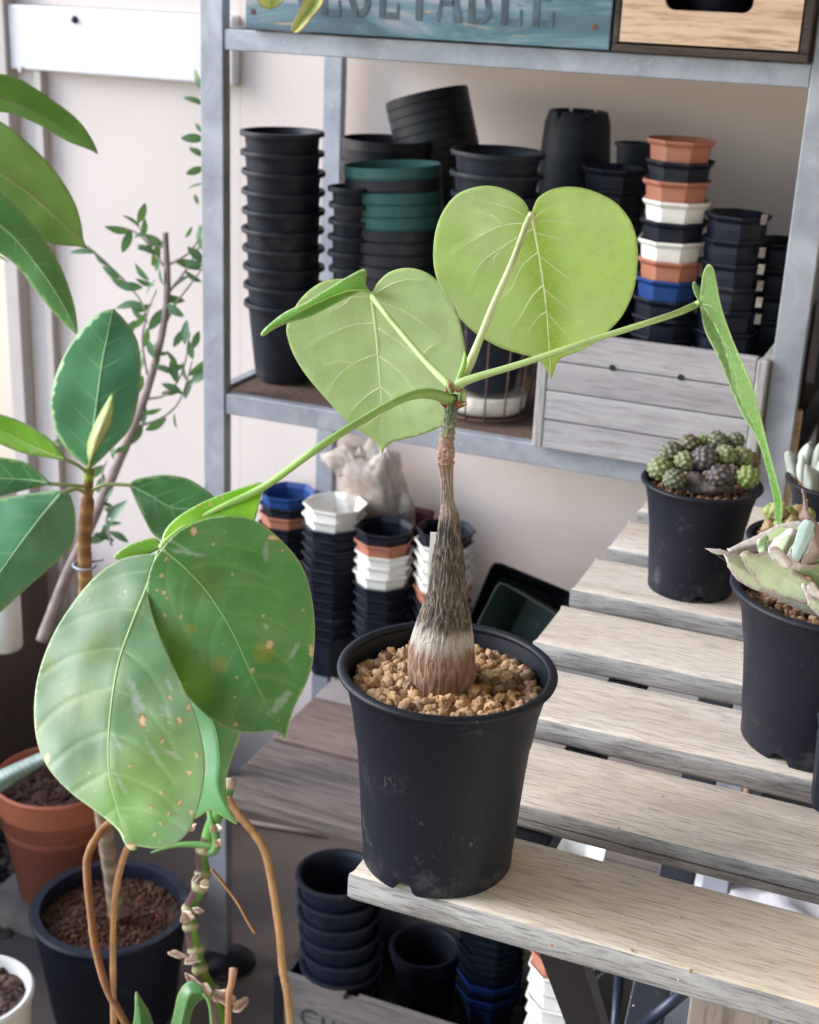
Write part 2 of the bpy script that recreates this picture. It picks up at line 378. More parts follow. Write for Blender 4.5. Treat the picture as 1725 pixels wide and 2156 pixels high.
def bag_mat():
    m, nt, b = new_mat('cloudy plastic film')
    v = mapping(nt)
    n1 = N(nt, 'ShaderNodeTexNoise', Scale=22.0, Detail=6.0, Roughness=0.6, Distortion=1.5); nt.links.new(v, n1.inputs['Vector'])
    c = ramp(nt, n1.outputs[0], [(0.3, (0.34, 0.26, 0.21)), (0.5, (0.50, 0.43, 0.38)), (0.7, (0.70, 0.66, 0.63))])
    nt.links.new(c, b.inputs['Base Color']); b.inputs['Roughness'].default_value = 0.3
    t = N(nt, 'ShaderNodeBsdfTransparent'); ms = N(nt, 'ShaderNodeMixShader'); ms.inputs[0].default_value = 0.42
    nt.links.new(b.outputs[0], ms.inputs[1]); nt.links.new(t.outputs[0], ms.inputs[2]); nt.links.new(ms.outputs[0], nt.nodes['Material Output'].inputs[0])
    bump(nt, b, n1.outputs[0], 0.6, 0.004)
    return m
BAG = bag_mat()

# ------------------------------------------------------------------ the setting
ZT = CH-0.483          # table top
WY = 2.0               # partition plane
Z_MID = CH-0.492       # middle rack level
Z_TOP = CH-0.060
Z_LOW = CH-1.040
o = MB(); o.box((-60, -60, -0.3), (60, 60, 0.0)); tag(o.build('floor', FLOORM), kind='structure')

wallroot = empty('partition_wall', (-0.5, WY, 0), 'beige balcony partition with white screwed rail behind the steel rack', 'partition')
def seg(name, a, b, mat, parent=wallroot, bv=0.0):
    m = MB(); m.box(a, b); q = m.build(name, mat, parent)
    if bv: bevel(q, bv)
    return q
XL = -1.545
seg('panel', (XL+0.085, WY, 0.12), (-1.1045, WY+0.03, 1.199), PANEL)
seg('panel', (-1.104, WY, 0.12), (1.6, WY+0.03, 2.4), PANEL)
seg('upper_panel', (XL+0.03, WY, 1.300), (-1.1045, WY+0.03, 2.4), PANEL)

rail = seg('rail', (XL+0.03, WY-0.022, 1.200), (-1.105, WY+0.035, 1.299), RAILW, bv=0.003)
seg('corner_post', (XL, WY-0.03, 0.0), (XL+0.029, WY+0.05, 2.4), FRAMEG, bv=0.002)
seg('edge_trim', (XL+0.030, WY-0.004, 0.12), (XL+0.072, WY+0.03, 1.199), flat_mat('pale frame trim', (0.66, 0.60, 0.58), 0.5, 0.03, 20))
seg('edge_trim', (XL+0.073, WY-0.018, 0.12), (XL+0.085, WY+0.03, 1.199), FRAMEG)
seg('bottom_rail', (XL+0.03, WY-0.02, 0.0), (1.6, WY+0.035, 0.119), FRAMEG)
for (px, py) in ((157, 41), (45, 147)):
    c = ony(px, py, WY-0.023)
    m = MB(); m.lathe([(0.0, -0.004), (0.003, -0.0038), (0.0055, -0.002), (0.006, 0.0)], 14, (0, 0, 0), M=Matrix.Rotation(R(-90), 4, 'X')); m.v = [(a+c.x, -abs(b)+c.y, z+c.z) for a, b, z in m.v]
    m.build('screw', DKSTEEL if px > 100 else FRAMEG, wallroot, True)

# parapet curb on the open side and the neighbour's sunny wall beyond
curb = MB(); curb.box((-3.4, -2.0, 0.0), (-1.46, 1.94, CH-0.985)); cb = curb.build('parapet_curb', CURBF)
tag(cb, 'shade darkened parapet curb with a stained concrete top along the left edge', 'curb')
bevel(cb, 0.01)
cap = MB(); cap.box((-3.4, -2.0, CH-0.985), (-1.458, 1.942, CH-0.955)); bevel(cap.build('coping', CONC, cb), 0.008)
ow = MB(); ow.box((-3.6, 3.2, 0.0), (-1.2, 3.4, CH-0.36)); tag(ow.build('stucco_wall', STUCCO), 'cream stucco wall seen past the left end of the partition', 'wall')
pp = MB(); c = onz(8, 1362, CH-0.955); pp.lathe([(0.0, 0), (0.026, 0), (0.028, 0.004), (0.028, 0.10), (0.024, 0.10), (0.0, 0.098)], 28, (c.x, c.y, CH-0.955))
tag(pp.build('drain_pipe', CERAM, None, True), 'short cream pipe stub standing on the curb at far left', 'pipe')

# unseen house wall and overhead slab, added to cut light from right and above
hw = MB(); hw.box((0.95, -5.0, 0.0), (1.15, 1.999, 2.38)); tag(hw.build('added_house_wall', STUCCO), 'unseen cream house wall added on the right to cut the light', 'wall')
sl = MB(); sl.box((-1.50, -5.0, 2.42), (1.35, 2.03, 2.57)); tag(sl.build('added_balcony_slab', CONC), 'unseen concrete slab added above the balcony to cut sky light', 'balcony slab')

# ------------------------------------------------------------------ steel rack
rack = empty('steel_rack', (-0.5, 1.5, 0), 'grey galvanised steel rack loaded with stacks of plant pots', 'rack')
XR = -0.192; YF, YB = 1.50, 1.955
def rbox(name, a, b, mat=GALV, bv=0.0012):
    m = MB(); m.box(a, b); q = m.build(name, mat, rack)
    if bv: bevel(q, bv, 2)
    return q
rbox('post', (-0.881, YF, 0.02), (-0.851, YF+0.018, 2.0))
rbox('post', (XR, YF, 0.02), (XR+0.031, YF+0.018, 2.0))
xb = ony(678, 300, YB).x
rbox('post', (xb, YB, 0.0), (xb+0.03, YB+0.018, 2.0))
rbox('post', (XR+0.0, YB, 0.0), (XR+0.03, YB+0.018, 2.0))
for z, nm in ((Z_TOP, 0.023), (Z_MID, 0.026), (Z_LOW-0.022, 0.022)):
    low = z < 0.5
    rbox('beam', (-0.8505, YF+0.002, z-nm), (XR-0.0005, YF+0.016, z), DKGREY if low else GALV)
    rbox('beam', (xb+0.031, YB+0.002, z-nm), (XR-0.0005, YB+0.016, z))
    if not low: rbox('side_beam', (-0.879, YF+0.019, z-nm), (-0.865, YB-0.001, z))
    rbox('side_beam', (XR+0.010, YF+0.019, z-nm), (XR+0.024, YB-0.001, z))
rbox('shelf_sheet', (-0.864, YF+0.017, Z_MID-0.008), (XR+0.009, YB+0.001, Z_MID-0.004), MESHB, 0)
rbox('shelf_sheet', (-0.864, YF+0.017, Z_TOP-0.008), (XR+0.009, YB+0.001, Z_TOP-0.004), MESHB, 0)
for (x, y) in ((-0.866, YF+0.009), (XR+0.015, YF+0.009)):
    m = MB(); m.lathe([(0, 0), (0.038, 0), (0.040, 0.002), (0.038, 0.006), (0.014, 0.019), (0, 0.019)], 32, (x+0.012, y, 0.001)); q = m.build('foot', DKSTEEL, rack, True)
# loose boards on the lowest level
yb = [onz(682, p, Z_LOW).y for p in (1471, 1581, 1650, 1728)]
edges = [(1.965, yb[0]+0.002), (yb[0]-0.002, yb[1]+0.003), (yb[1]-0.003, yb[2]+0.003), (yb[2]-0.003, yb[3])]
lbs = ['pale grey rack board nearest to the partition', 'brown rack board in front of the pale grey one', 'weathered grey rack board third from the partition', 'ribbed grey rack board along the front edge of the lowest level']
for i, ((y1, y0), mt) in enumerate(zip(edges, (flat_mat('pale board', (0.30, 0.26, 0.25), 0.85, 0.1, 20, 0.2), BROWNWOOD, DARKGREY, DARKGREY))):
    m = MB(); m.box((-0.845, y0, Z_LOW-0.018), (XR-0.01, y1, Z_LOW+(0.0, 0.001, -0.002, 0.0)[i])); q = m.build('deck_board', mt); bevel(q, 0.002)
    tag(q, lbs[i], 'board', 'boards on the lowest rack level')

# ------------------------------------------------------------------ pots
ORD = ['topmost', 'second from the top', 'third from the top', 'fourth from the top', 'fifth from the top', 'sixth from the top', 'seventh from the top', 'eighth from the top', 'ninth from the top', 'tenth from the top', 'eleventh from the top', 'twelfth from the top', 'thirteenth from the top', 'fourteenth from the top', 'fifteenth from the top', 'sixteenth from the top', 'seventeenth from the top']
def round_profile(rt, rb, H, rim=0.003, rh=0.004, th=0.0014, flare=0.0):
    P = [(0.0, 0.004), (rb-0.004, 0.004), (rb-0.002, 0.0), (rb, 0.001)]
    for t in (0.15, 0.35, 0.55, 0.75, 0.88, 0.95): P.append((rb+(rt-rim-rb)*(t*(1-flare)+flare*t**4), H*t))
    P += [(rt-rim*0.8, H-rh), (rt, H-rh*0.9), (rt+0.0004, H-rh*0.4), (rt-0.0004, H), (rt-rim, H+0.0003), (rt-rim-th, H-0.001)]
    for t in (0.9, 0.6, 0.3, 0.05): P.append((rb+(rt-rim-rb)*(t*(1-flare)+flare*t**4)-th*1.4, H*t))
    P += [(0.0, 0.0055)]
    return P
def octa_profile(rt, rb, H, th=0.0016):
    return [(0, 0.003), (rb-0.004, 0.003), (rb-0.002, 0), (rb, 0.001), (rb+(rt-rb)*0.62, H*0.80), (rt-0.0045, H*0.90), (rt-0.001, H-0.004), (rt, H-0.003), (rt, H), (rt-0.002, H),
            (rt-0.0065, H*0.90), (rb+(rt-rb)*0.62-th, H*0.80), (rb-th, 0.005), (0, 0.005)]
_cache = {}
def pot_mesh(kind, rt, rb, H, mat):
    key = (kind, round(rt, 4), round(rb, 4), round(H, 4), mat.name)
    if key in _cache: return _cache[key]
    m = MB()
    if kind == 'round': m.lathe(round_profile(rt, rb, H), 44)
    elif kind == 'rim': m.lathe(round_profile(rt, rb, H, 0.005, 0.006), 44)
    elif kind == 'octa': m.lathe(octa_profile(rt, rb, H), 8, rot=R(22.5))
    elif kind == 'soft':
        m.lathe([(0, 0.001), (rb, 0), (rb+(rt-rb)*0.5, H*0.5), (rt, H), (rt+0.0006, H+0.0006), (rt-0.0008, H+0.0006), (rb-0.001, 0.003), (0, 0.003)], 64,
                rfun=lambda w, z: 1.0/((abs(math.cos(w))**14+abs(math.sin(w))**14)**(1/14)))
    elif kind == 'softround':
        m.lathe([(0, 0.001), (rb, 0), (rb+(rt-rb)*0.5, H*0.5), (rt-0.0006, H*0.90), (rt+0.0008, H*0.905), (rt+0.0004, H), (rt-0.0008, H+0.0006), (rt-0.0015, H*0.9), (rb-0.001, 0.003), (0, 0.003)], 64)
    o = m.build('plant_pot', mat)
    if kind == 'octa':
        bevel(o, 0.0007, 2)
    else: smooth_by_angle(o, 50)
    me = o.data; hasb = kind == 'octa'
    bpy.data.objects.remove(o)
    _cache[key] = (me, hasb); return _cache[key]
def put_pot(kind, rt, rb, H, mat, loc, rot=(0, 0, 0), scale=(1, 1, 1), name='plant_pot'):
    me, hb = pot_mesh(kind, rt, rb, H, mat)
    o = bpy.data.objects.new(name, me); o.location = loc; o.rotation_euler = rot; o.scale = scale
    COL.objects.link(o)
    if hb: bevel(o, 0.0007, 2)
    return o
def colour_name(m):
    return {'black plastic': 'black', 'black soft plastic': 'black', 'terracotta plastic': 'terracotta', 'white plastic': 'white', 'blue plastic': 'blue', 'green soft plastic': 'green'}[m.name]
def stack(kind, top, Y, width_px, H, mats, support, desc, shape, taper=0.7, lean=(0, 0), turn=0.0, jitter=1.3, radius=None):
    """a nested stack standing on z=support; top = where the top rim's centre is seen, width_px = its seen width"""
    P = ony(top[0], top[1], Y)
    rt = radius or width_px/2*depth_of(P)/FOC
    n = len(mats); pitch = (P.z-H-support)/(n-1) if n > 1 else 0
    if n == 1: P.z = support+H
    for i, mt in enumerate(mats):
        z = P.z-H-i*pitch
        k = i/(max(1, n-1))
        loc = (P.x+lean[0]*k+random.uniform(-1, 1)*0.0005*jitter, P.y+lean[1]*k+random.uniform(-1, 1)*0.0006*jitter, z)
        o = put_pot(kind, rt, rt*taper, H, mt, loc, (R(random.uniform(-0.5, 0.5)*jitter), R(random.uniform(-0.5, 0.5)*jitter), turn+R(random.uniform(-2, 2)*jitter)))
        place = ORD[i] if i < n-1 or n == 1 else 'lowest'
        if n == 1: lab = f'{colour_name(mt)} {shape} pot, {desc}'
        else: lab = f'{colour_name(mt)} {shape} pot, {place} in {desc}'
        tag(o, lab, 'plant pot', f'{shape} pots, {desc}')
    return P, rt, pitch
B_, T_, W_, U_, G_, K_ = BLACK, TERRA, WHITE, BLUE, GREEN, BLACK2
# middle level
stack('rim', (597, 275), 1.615, 178, 0.10, [B_]*10, Z_MID, 'tall stack beside the left rack post', 'round', 0.70, lean=(0.004, 0))
stack('softround', (812, 292), 1.79, 184, 0.13, [K_]*7, Z_MID-0.004, 'stack beside the rear rack post', 'round soft', 0.8)
stack('rim', (738, 392), 1.60, 92, 0.06, [B_]*11, Z_MID, 'narrow stack left of the green pots', 'small round', 0.62, lean=(0.003, 0))
P5 = ony(843, 346, 1.64)
mats5 = [G_, K_, G_, G_, G_, K_, K_, K_, K_, K_, G_, K_]
r5 = 107*depth_of(P5)/FOC
for i, mt in enumerate(mats5):
    h = 0.12; z = P5.z-h-i*((P5.z-h-Z_MID)/(len(mats5)-1))
    o = put_pot('softround', r5, r5*0.74, h, mt, (P5.x+0.0006*i, P5.y, z), (R(2), R(-4.5*(1-i/11)), 0), (1.0, 0.70+0.02*i, 1))
    tag(o, f"{colour_name(mt)} round soft pot, {ORD[i] if i < 11 else 'bottom one'} in the banded green stack", 'plant pot', 'soft pots, banded green stack')
# wire basket holding a stack of heavy rimmed pots
Pb, rb_, pb_ = stack('rim', (1049, 316), 1.60, 200, 0.115, [B_]*8, Z_MID+0.030, 'stack standing in the wire basket', 'wide round', 0.62, lean=(0.004, 0))
bx, by = Pb.x+0.004, Pb.y
sc_ = MB(); sc_.lathe([(0, 0), (0.044, 0), (0.049, 0.006), (0.050, 0.022), (0.048, 0.0235), (0.040, 0.019), (0, 0.019)], 40, (bx, by, Z_MID+0.004)); q = sc_.build('saucer', OFFWHITE, None, True)
tag(q, 'thick off white saucer under the stack in the wire basket', 'saucer')
bk = empty('wire_basket', (bx, by, Z_MID), 'rusty brown wire basket around black pots in front of the leaf stem', 'basket')
m = MB()
for rr, zz in ((0.052, 0.002), (0.066, 0.125), (0.066, 0.135)):
    m.tube([(bx+rr*math.cos(2*math.pi*k/40), by+rr*math.sin(2*math.pi*k/40), Z_MID+zz) for k in range(41)], 0.0016, 6, caps=False)
m.build('rim_ring', RUST, bk, True)
for k in range(14):
    w = 2*math.pi*k/14+0.1
    m = MB(); m.tube([(bx+r_*math.cos(w), by+r_*math.sin(w), Z_MID+z_) for r_, z_ in ((0.053, 0.0), (0.058, 0.06), (0.066, 0.135))], 0.0011, 6); m.build('upright_wire', RUST, bk, True)

# leaning dark square pots against the partition
c = ony(898, 200, 1.87)
MR = Matrix.Translation(c) @ Matrix.Rotation(R(-17), 4, 'Y') @ Matrix.Rotation(R(-3), 4, 'X')
wsq = 88*depth_of(c)/FOC
for i in range(8):
    q = put_pot('softround', wsq, wsq*0.86, 0.12, K_, (0, 0, 0))
    q.matrix_world = MR @ Matrix.Translation((0, 0, -0.12-0.013*i)) @ Matrix.Rotation(R(2), 4, 'Z')
    tag(q, f"black round soft pot, {ORD[i] if i < 7 else 'lowest'} in the leaning stack by the partition", 'plant pot', 'soft pots, leaning stack')
# upturned tall pot with a notched base, on others
def upturned(px, y, Y, wtop, wbot, hgt, n):
    P = ony(px, y, Y); s = depth_of(P)/FOC
    rt, rb = wbot/2*s, wtop/2*s
    for i in range(n):
        pr = [(0, 0.006), (rb*0.80, 0.006), (rb*0.86, 0.0), (rb*0.97, 0.001), (rb+(rt-rb)*0.35, hgt*0.13), (rb+(rt-rb)*0.7, hgt*0.5), (rt-0.003, hgt-0.01), (rt, hgt-0.008), (rt, hgt), (rt-0.003, hgt), (rb, 0.01), (0, 0.01)]
        m = MB(); m.lathe(pr, 64, zfun=lambda w, j, z: 0.010 if (j in (2, 3) and abs(math.sin(w*3+0.3)) < 0.16) else 0.0)
        o = m.build('plant_pot', B_); smooth_by_angle(o, 45)
        o.rotation_euler = (R(180), 0, 0); o.location = (P.x, P.y, P.z-i*(P.z-Z_MID-hgt)/max(1, n-1))
        tag(o, ['tall black pot standing upside down with notched base on top', 'black upturned pot under the notched tall one', 'lower black upturned pot under the notched tall one', 'bottom black upturned pot of the notched group'][i], 'plant pot', 'upturned tall black pots')
upturned(1219, 232, 1.84, 128, 160, 0.125, 4)

# silvered crate on the middle level, pots inside
crate = empty('wooden_crate', (-0.4, 1.5, Z_MID), 'silvered wooden crate with two holes in its front board', 'crate')
yc = 1.488
cl = ony(1133, 763, yc).x; cr = ony(1601, 900, yc).x+0.002; zt_ = ony(1298, 714, yc).z; zb_ = Z_MID+0.001
n_pl = 4; hh = (zt_-zb_)/n_pl
holes = [ony(1290, 774, yc), ony(1434, 794, yc)]
for k in range(n_pl):
    m = MB()
    m.box((cl+0.012, yc, zb_+hh*k+0.0006), (cr-0.014, yc+0.012, zb_+hh*(k+1)-0.0006))
    bevel(m.build('plank', GREYWOOD, crate), 0.0012)
for x0 in (cl, cr-0.0135):
    m = MB(); m.box((x0, yc-0.001, zb_), (x0+0.0115, yc+0.015, zt_-0.002)); bevel(m.build('corner_batten', GREYENDS, crate), 0.002)
for x0 in (cl, cr-0.0115):
    for k in range(2):
        h2 = (zt_-zb_)/2
        m = MB(); m.box((x0, yc+0.0155, zb_+h2*k+0.0005), (x0+0.0115, YB-0.10, zb_+h2*(k+1)-0.0005-0.003*k)); bevel(m.build('side_plank', GREYENDS, crate), 0.0012)
m = MB(); m.box((cl+0.012, yc+0.013, zb_), (cr-0.012, YB-0.10, zb_+0.008)); m.build('bottom_board', GREYWOOD, crate)
m = MB(); m.box((cl+0.012, YB-0.112, zb_+0.009), (cr-0.012, YB-0.10, zt_-0.004)); m.build('back_board', GREYWOOD, crate)
for hc in holes:
    m = MB(); m.lathe([(0, 0.0), (0.0034, 0), (0.0036, -0.0004)], 16, (0, 0, 0), M=Matrix.Rotation(R(90), 4, 'X')); m.v = [(a+hc.x, b+yc-0.0012, z+hc.z) for a, b, z in m.v]; m.build('bore_hole', DARKINT, crate)  # flat dark discs paint the shade inside the holes onto the planks
zi = zb_+0.009
stack('octa', (1437, 292), 1.60, 152, 0.072, [T_, B_, T_, W_, B_, W_, T_, U_, B_, B_, B_, B_, B_], zi, 'many coloured stack in the silvered crate', 'octagonal', 0.66, turn=R(6), lean=(0.002, 0))
stack('octa', (1291, 350), 1.66, 134, 0.078, [B_]*8+[U_, U_], zi, 'stack left of the coloured stack', 'octagonal', 0.66, turn=R(14))
stack('octa', (1556, 448), 1.60, 142, 0.078, [B_]*8, zi, 'stack right of the coloured stack', 'octagonal', 0.70, turn=R(-8))
stack('octa', (1652, 505), 1.66, 128, 0.078, [B_]*6, zi, 'stack behind the right rack post', 'octagonal', 0.70, turn=R(3))
stack('round', (1338, 300), 1.77, 84, 0.07, [B_]*9, zi, 'stack behind the octagonal black stack', 'small round', 0.66)
# price stickers on the right hand octagonal stack
for i in range(8):
    c = ony(1556, 448, 1.60)
    p = ony(1610-i*2.2, 462+i*35, 1.577)
    m = MB(); m.box((-0.0035, 0, -0.0055), (0.0035, 0.0006, 0.0055), Matrix.Translation(p) @ Matrix.Rotation(R(38), 4, 'Z') @ Matrix.Rotation(R(4), 4, 'Y'))
    if i in (0, 2, 3, 4, 5, 6):
        tag(m.build('sticker', (STK, OFFWHITE)[i % 2]), f"small off white sticker on the right black octagonal stack, {ORD[[0,2,3,4,5,6].index(i)]}", 'sticker', 'stickers on the octagonal stack')

# top level: teal crate with stencilled word, oak fronted box
yt = 1.487
tx0 = ony(517, 40, yt).x; tx1 = ony(1286, 60, yt).x
teal = empty('painted_crate', (tx0, yt, Z_TOP), 'distressed teal painted crate with a stencilled word on the top level', 'crate')
m = MB(); m.box((tx0, yt, Z_TOP+0.002), (tx1, yt+0.012, Z_TOP+0.12)); bevel(m.build('front_board', TEAL, teal), 0.001)
for x in (tx0, tx1-0.012):
    m = MB(); m.box((x, yt+0.0125, Z_TOP+0.002), (x+0.012, yt+0.26, Z_TOP+0.12)); m.build('side_board', TEAL, teal)
m = MB(); m.box((tx0+0.0125, yt+0.0125, Z_TOP+0.002), (tx1-0.0125, yt+0.26, Z_TOP+0.010)); m.build('bottom_board', TEAL, teal)
def stroke(m, pts, w, h, X0, Z0, y):
    # filled polygon in letter space, extruded 0.4 mm
    V = [(X0+p[0]*w, y, Z0+p[1]*h) for p in pts]; n = len(V)
    V2 = [(a, y-0.0004, c) for a, b, c in V]
    m.add(V+V2, [tuple(range(n, 2*n))]+[(i, (i+1) % n, n+(i+1) % n, n+i) for i in range(n)])
def rect(a, b, c, d): return [(a, b), (c, b), (c, d), (a, d)]
GL = {
 'V': [[(0.0, 1), (0.22, 1), (0.52, 0.06), (0.40, 0.06)], [(0.56, 0.06), (0.62, 0.06), (0.95, 1), (0.83, 1)]],
 'E': [rect(0.12, 0, 0.34, 1), rect(0.40, 0, 0.82, 0.12), rect(0.74, 0.12, 0.82, 0.28), rect(0.40, 0.45, 0.66, 0.57), rect(0.40, 0.88, 0.82, 1), rect(0.74, 0.72, 0.82, 0.88)],
 'G': [[(0.40, 0), (0.40, 0.14), (0.28, 0.3), (0.26, 0.5), (0.28, 0.7), (0.40, 0.86), (0.40, 1), (0.2, 0.9), (0.06, 0.7), (0.02, 0.5), (0.06, 0.3), (0.2, 0.1)],
       [(0.48, 0), (0.68, 0.05), (0.84, 0.18), (0.84, 0.46), (0.64, 0.46), (0.64, 0.2), (0.48, 0.12)], [(0.48, 0.88), (0.66, 0.84), (0.78, 0.72), (0.82, 0.72), (0.82, 0.94), (0.48, 1)]],
 'T': [rect(0.36, 0, 0.58, 0.84), rect(0.04, 0.88, 0.90, 1), rect(0.04, 0.74, 0.11, 0.88), rect(0.83, 0.74, 0.90, 0.88)],
 'A': [[(0.0, 0), (0.14, 0), (0.42, 0.9), (0.36, 1)], [(0.64, 0), (0.92, 0), (0.56, 1), (0.42, 1)], rect(0.26, 0.28, 0.62, 0.38)],
 'B': [rect(0.06, 0, 0.28, 1), [(0.34, 0), (0.60, 0.0), (0.80, 0.1), (0.86, 0.27), (0.78, 0.44), (0.60, 0.5), (0.60, 0.4), (0.66, 0.27), (0.58, 0.12), (0.34, 0.1)], [(0.34, 0.56), (0.6, 0.56), (0.78, 0.66), (0.8, 0.82), (0.7, 0.96), (0.34, 1), (0.34, 0.9), (0.55, 0.86), (0.6, 0.78), (0.55, 0.68), (0.34, 0.65)]],
 'L': [rect(0.12, 0, 0.34, 1), rect(0.40, 0, 0.82, 0.12), rect(0.74, 0.12, 0.82, 0.28)],
}
let = MB(); x_a = ony(610, 40, yt).x; x_b = ony(1180, 60, yt).x; word = 'VEGETABLE'; cwid = (x_b-x_a)/len(word)
z0_ = ony(900, 44, yt).z
for i, ch in enumerate(word):
    for pl in GL[ch]: stroke(let, pl, cwid*0.95, 0.058, x_a+i*cwid, z0_, yt-0.0003)
let.build('lettering', INKT, teal)
for (px, py) in ((1163, 55), (1178, 108-3), (565, 34)):
    c = ony(min(px, 1275), py, yt); 
for c in (ony(1252, 56, yt), ony(533, 24, yt)):
    m = MB(); m.lathe([(0, -0.0008), (0.003, -0.0006), (0.0034, 0)], 14, M=Matrix.Rotation(R(90), 4, 'X')); m.v = [(a+c.x, -abs(b)+c.y-0.0002, z+c.z) for a, b, z in m.v]; m.build('nail', RUST, teal)
oak = empty('oak_front_box', (-0.3, yt, Z_TOP), 'dark framed box with pale oak front and rounded hand hole', 'box')
ox0 = ony(1292, 60, yt).x; ox1 = ony(1706, 90, yt).x
for a, b in (((ox0, yt, Z_TOP+0.001), (ox1, yt+0.14, Z_TOP+0.009)), ((ox0, yt, Z_TOP+0.0095), (ox0+0.006, yt+0.14, Z_TOP+0.17)), ((ox1-0.009, yt, Z_TOP+0.0095), (ox1, yt+0.14, Z_TOP+0.17))):
    m = MB(); m.box(a, b); bevel(m.build('frame_board', DARKWOOD, oak), 0.0012)
m = MB(); m.box((ox0+0.0065, yt+0.13, Z_TOP+0.0095), (ox1-0.0095, yt+0.138, Z_TOP+0.17)); m.build('back_board', DARKINT, oak)
# oak front with a hand hole
hx0 = ony(1400, 10, yt).x; hx1 = ony(1587, 10, yt).x; hz0 = ony(1490, 24, yt).z; hz1 = hz0+0.030; fz0 = Z_TOP+0.0115; fz1 = Z_TOP+0.165
pa = [(ox0+0.0075, fz0), (ox1-0.0105, fz0), (ox1-0.0105, fz1), (ox0+0.0075, fz1)]
hole = []
for (cx_, cz_, a0) in ((hx1-0.010, hz0+0.010, -90), (hx1-0.010, hz1-0.010, 0), (hx0+0.010, hz1-0.010, 90), (hx0+0.010, hz0+0.010, 180)):
    for k in range(7): hole.append((cx_+0.010*math.cos(R(a0+15*k)), cz_+0.010*math.sin(R(a0+15*k))))
vv = [Vector(p) for p in pa+hole]; nh = len(hole)
ed = [(i, (i+1) % 4) for i in range(4)]+[(4+i, 4+(i+1) % nh) for i in range(nh)]
res = delaunay_2d_cdt(vv, ed, [], 4 if False else 0, 1e-6)
rv, rf = res[0], res[2]
from mathutils.geometry import intersect_point_tri_2d
def inside(poly, x, y):
    c = False; n = len(poly); j = n-1
    for i in range(n):
        xi, yi = poly[i][0], poly[i][1]; xj, yj = poly[j][0], poly[j][1]
        if (yi > y) != (yj > y) and x < (xj-xi)*(y-yi)/(yj-yi+1e-12)+xi: c = not c
        j = i
    return c
fr = [f for f in rf if not inside(hole, sum(rv[i].x for i in f)/len(f), sum(rv[i].y for i in f)/len(f))]
q = mesh_obj('oak_panel', [(p.x, yt+0.003, p.y) for p in rv], fr, PINE, oak)
sm = q.modifiers.new('thick', 'SOLIDIFY'); sm.thickness = 0.008; sm.offset = 0
m = MB(); m.lathe([(0, 0), (0.030, 0), (0.036, 0.10), (0.034, 0.10), (0.0, 0.004)], 30, ((hx0+hx1)/2-0.01, yt+0.07, Z_TOP+0.011)); tag(m.build('plant_pot', B_, None, True), 'dark glossy pot inside the oak fronted box', 'plant pot')

# ------------------------------------------------------------------ lowest rack level: octagonal stacks, bag, soft pots
stack('octa', (606, 1033), 1.925, 122, 0.075, [U_, B_, T_]+[B_]*9, Z_LOW, 'blue topped lowest level stack', 'octagonal', 0.68, turn=R(8), radius=0.047)
stack('octa', (706, 1058), 1.862, 137, 0.075, [W_, W_]+[B_]*12, Z_LOW, 'white topped lowest level stack', 'octagonal', 0.68, turn=R(4), lean=(-0.002, 0))
stack('octa', (811, 1108), 1.85, 128, 0.075, [B_, T_, W_, W_, W_]+[B_]*7, Z_LOW, 'mixed stack left of swollen trunk', 'octagonal', 0.68, turn=R(10))
stack('octa', (939, 1112), 1.85, 128, 0.075, [B_, W_, W_, W_, W_, T_]+[B_]*6, Z_LOW, 'stack hidden behind the swollen trunk', 'octagonal', 0.68, turn=R(-4))
def blob(name, c, r, mat, parent=None, amp=0.3, f=3.0, sub=5, seed=0, ridged=False):
    bm = bmesh.new(); bmesh.ops.create_icosphere(bm, subdivisions=sub, radius=1.0)
    for v in bm.verts:
        p = v.co.copy()
        d = fbm(p.x*f+seed, p.y*f, p.z*f*r[2]/max(r[0], 0.001), 4)
        if ridged: d = abs(d)*1.6-0.35
        v.co = Vector((p.x*r[0], p.y*r[1], p.z*r[2]))*(1+amp*d)
    me = bpy.data.meshes.new(name); bm.to_mesh(me); bm.free(); me.materials.append(mat)
    me.polygons.foreach_set('use_smooth', [True]*len(me.polygons))
    o = bpy.data.objects.new(name, me); o.location = c
    return link(o, parent)
c = ony(790, 1010, 1.94)
bagz = (c.z+0.055-Z_LOW)
bg = empty('plastic_bag', (c.x, c.y, Z_LOW), 'crumpled cloudy plastic bag of dry stuff behind the white topped stack', 'bag')
blob('film', (c.x, c.y-0.01, Z_LOW+bagz*0.52), (0.068, 0.030, bagz*0.56), BAG, bg, 0.22, 1.3, 5, 3)
c2 = ony(735, 968, 1.93)
blob('tied_neck', (c2.x, c2.y, c2.z), (0.040, 0.018, 0.022), BAG, bg, 0.5, 1.8, 4, 9)
blob('contents', (c.x, c.y-0.008, Z_LOW+bagz*0.46), (0.055, 0.022, bagz*0.45), flat_mat('dry brown contents', (0.16, 0.10, 0.07), 0.9, 0.5, 60, 0.5), bg, 0.25, 3.0, 4, 5)
c = ony(866, 1078, 1.955)
mr = MB(); mr.box((-0.035, -0.01, -0.006), (0.035, 0.012, 0.006), Matrix.Translation(c) @ Matrix.Rotation(R(2), 4, 'Y')); mr.box((-0.028, -0.008, Z_LOW-c.z), (0.028, 0.008, -0.0061), Matrix.Translation(c))
tag(mr.build('plant_pot', MAROON), 'maroon narrow window pot by the partition behind the stacks', 'plant pot')
c = ony(1012, 1220, 1.93)
q = blob('sack', (c.x, c.y, Z_LOW+0.055), (0.028, 0.022, 0.075), OLIVECL, None, 0.3, 2.0, 4, 2); tag(q, 'olive brown sack slumped behind the hidden stack', 'sack')
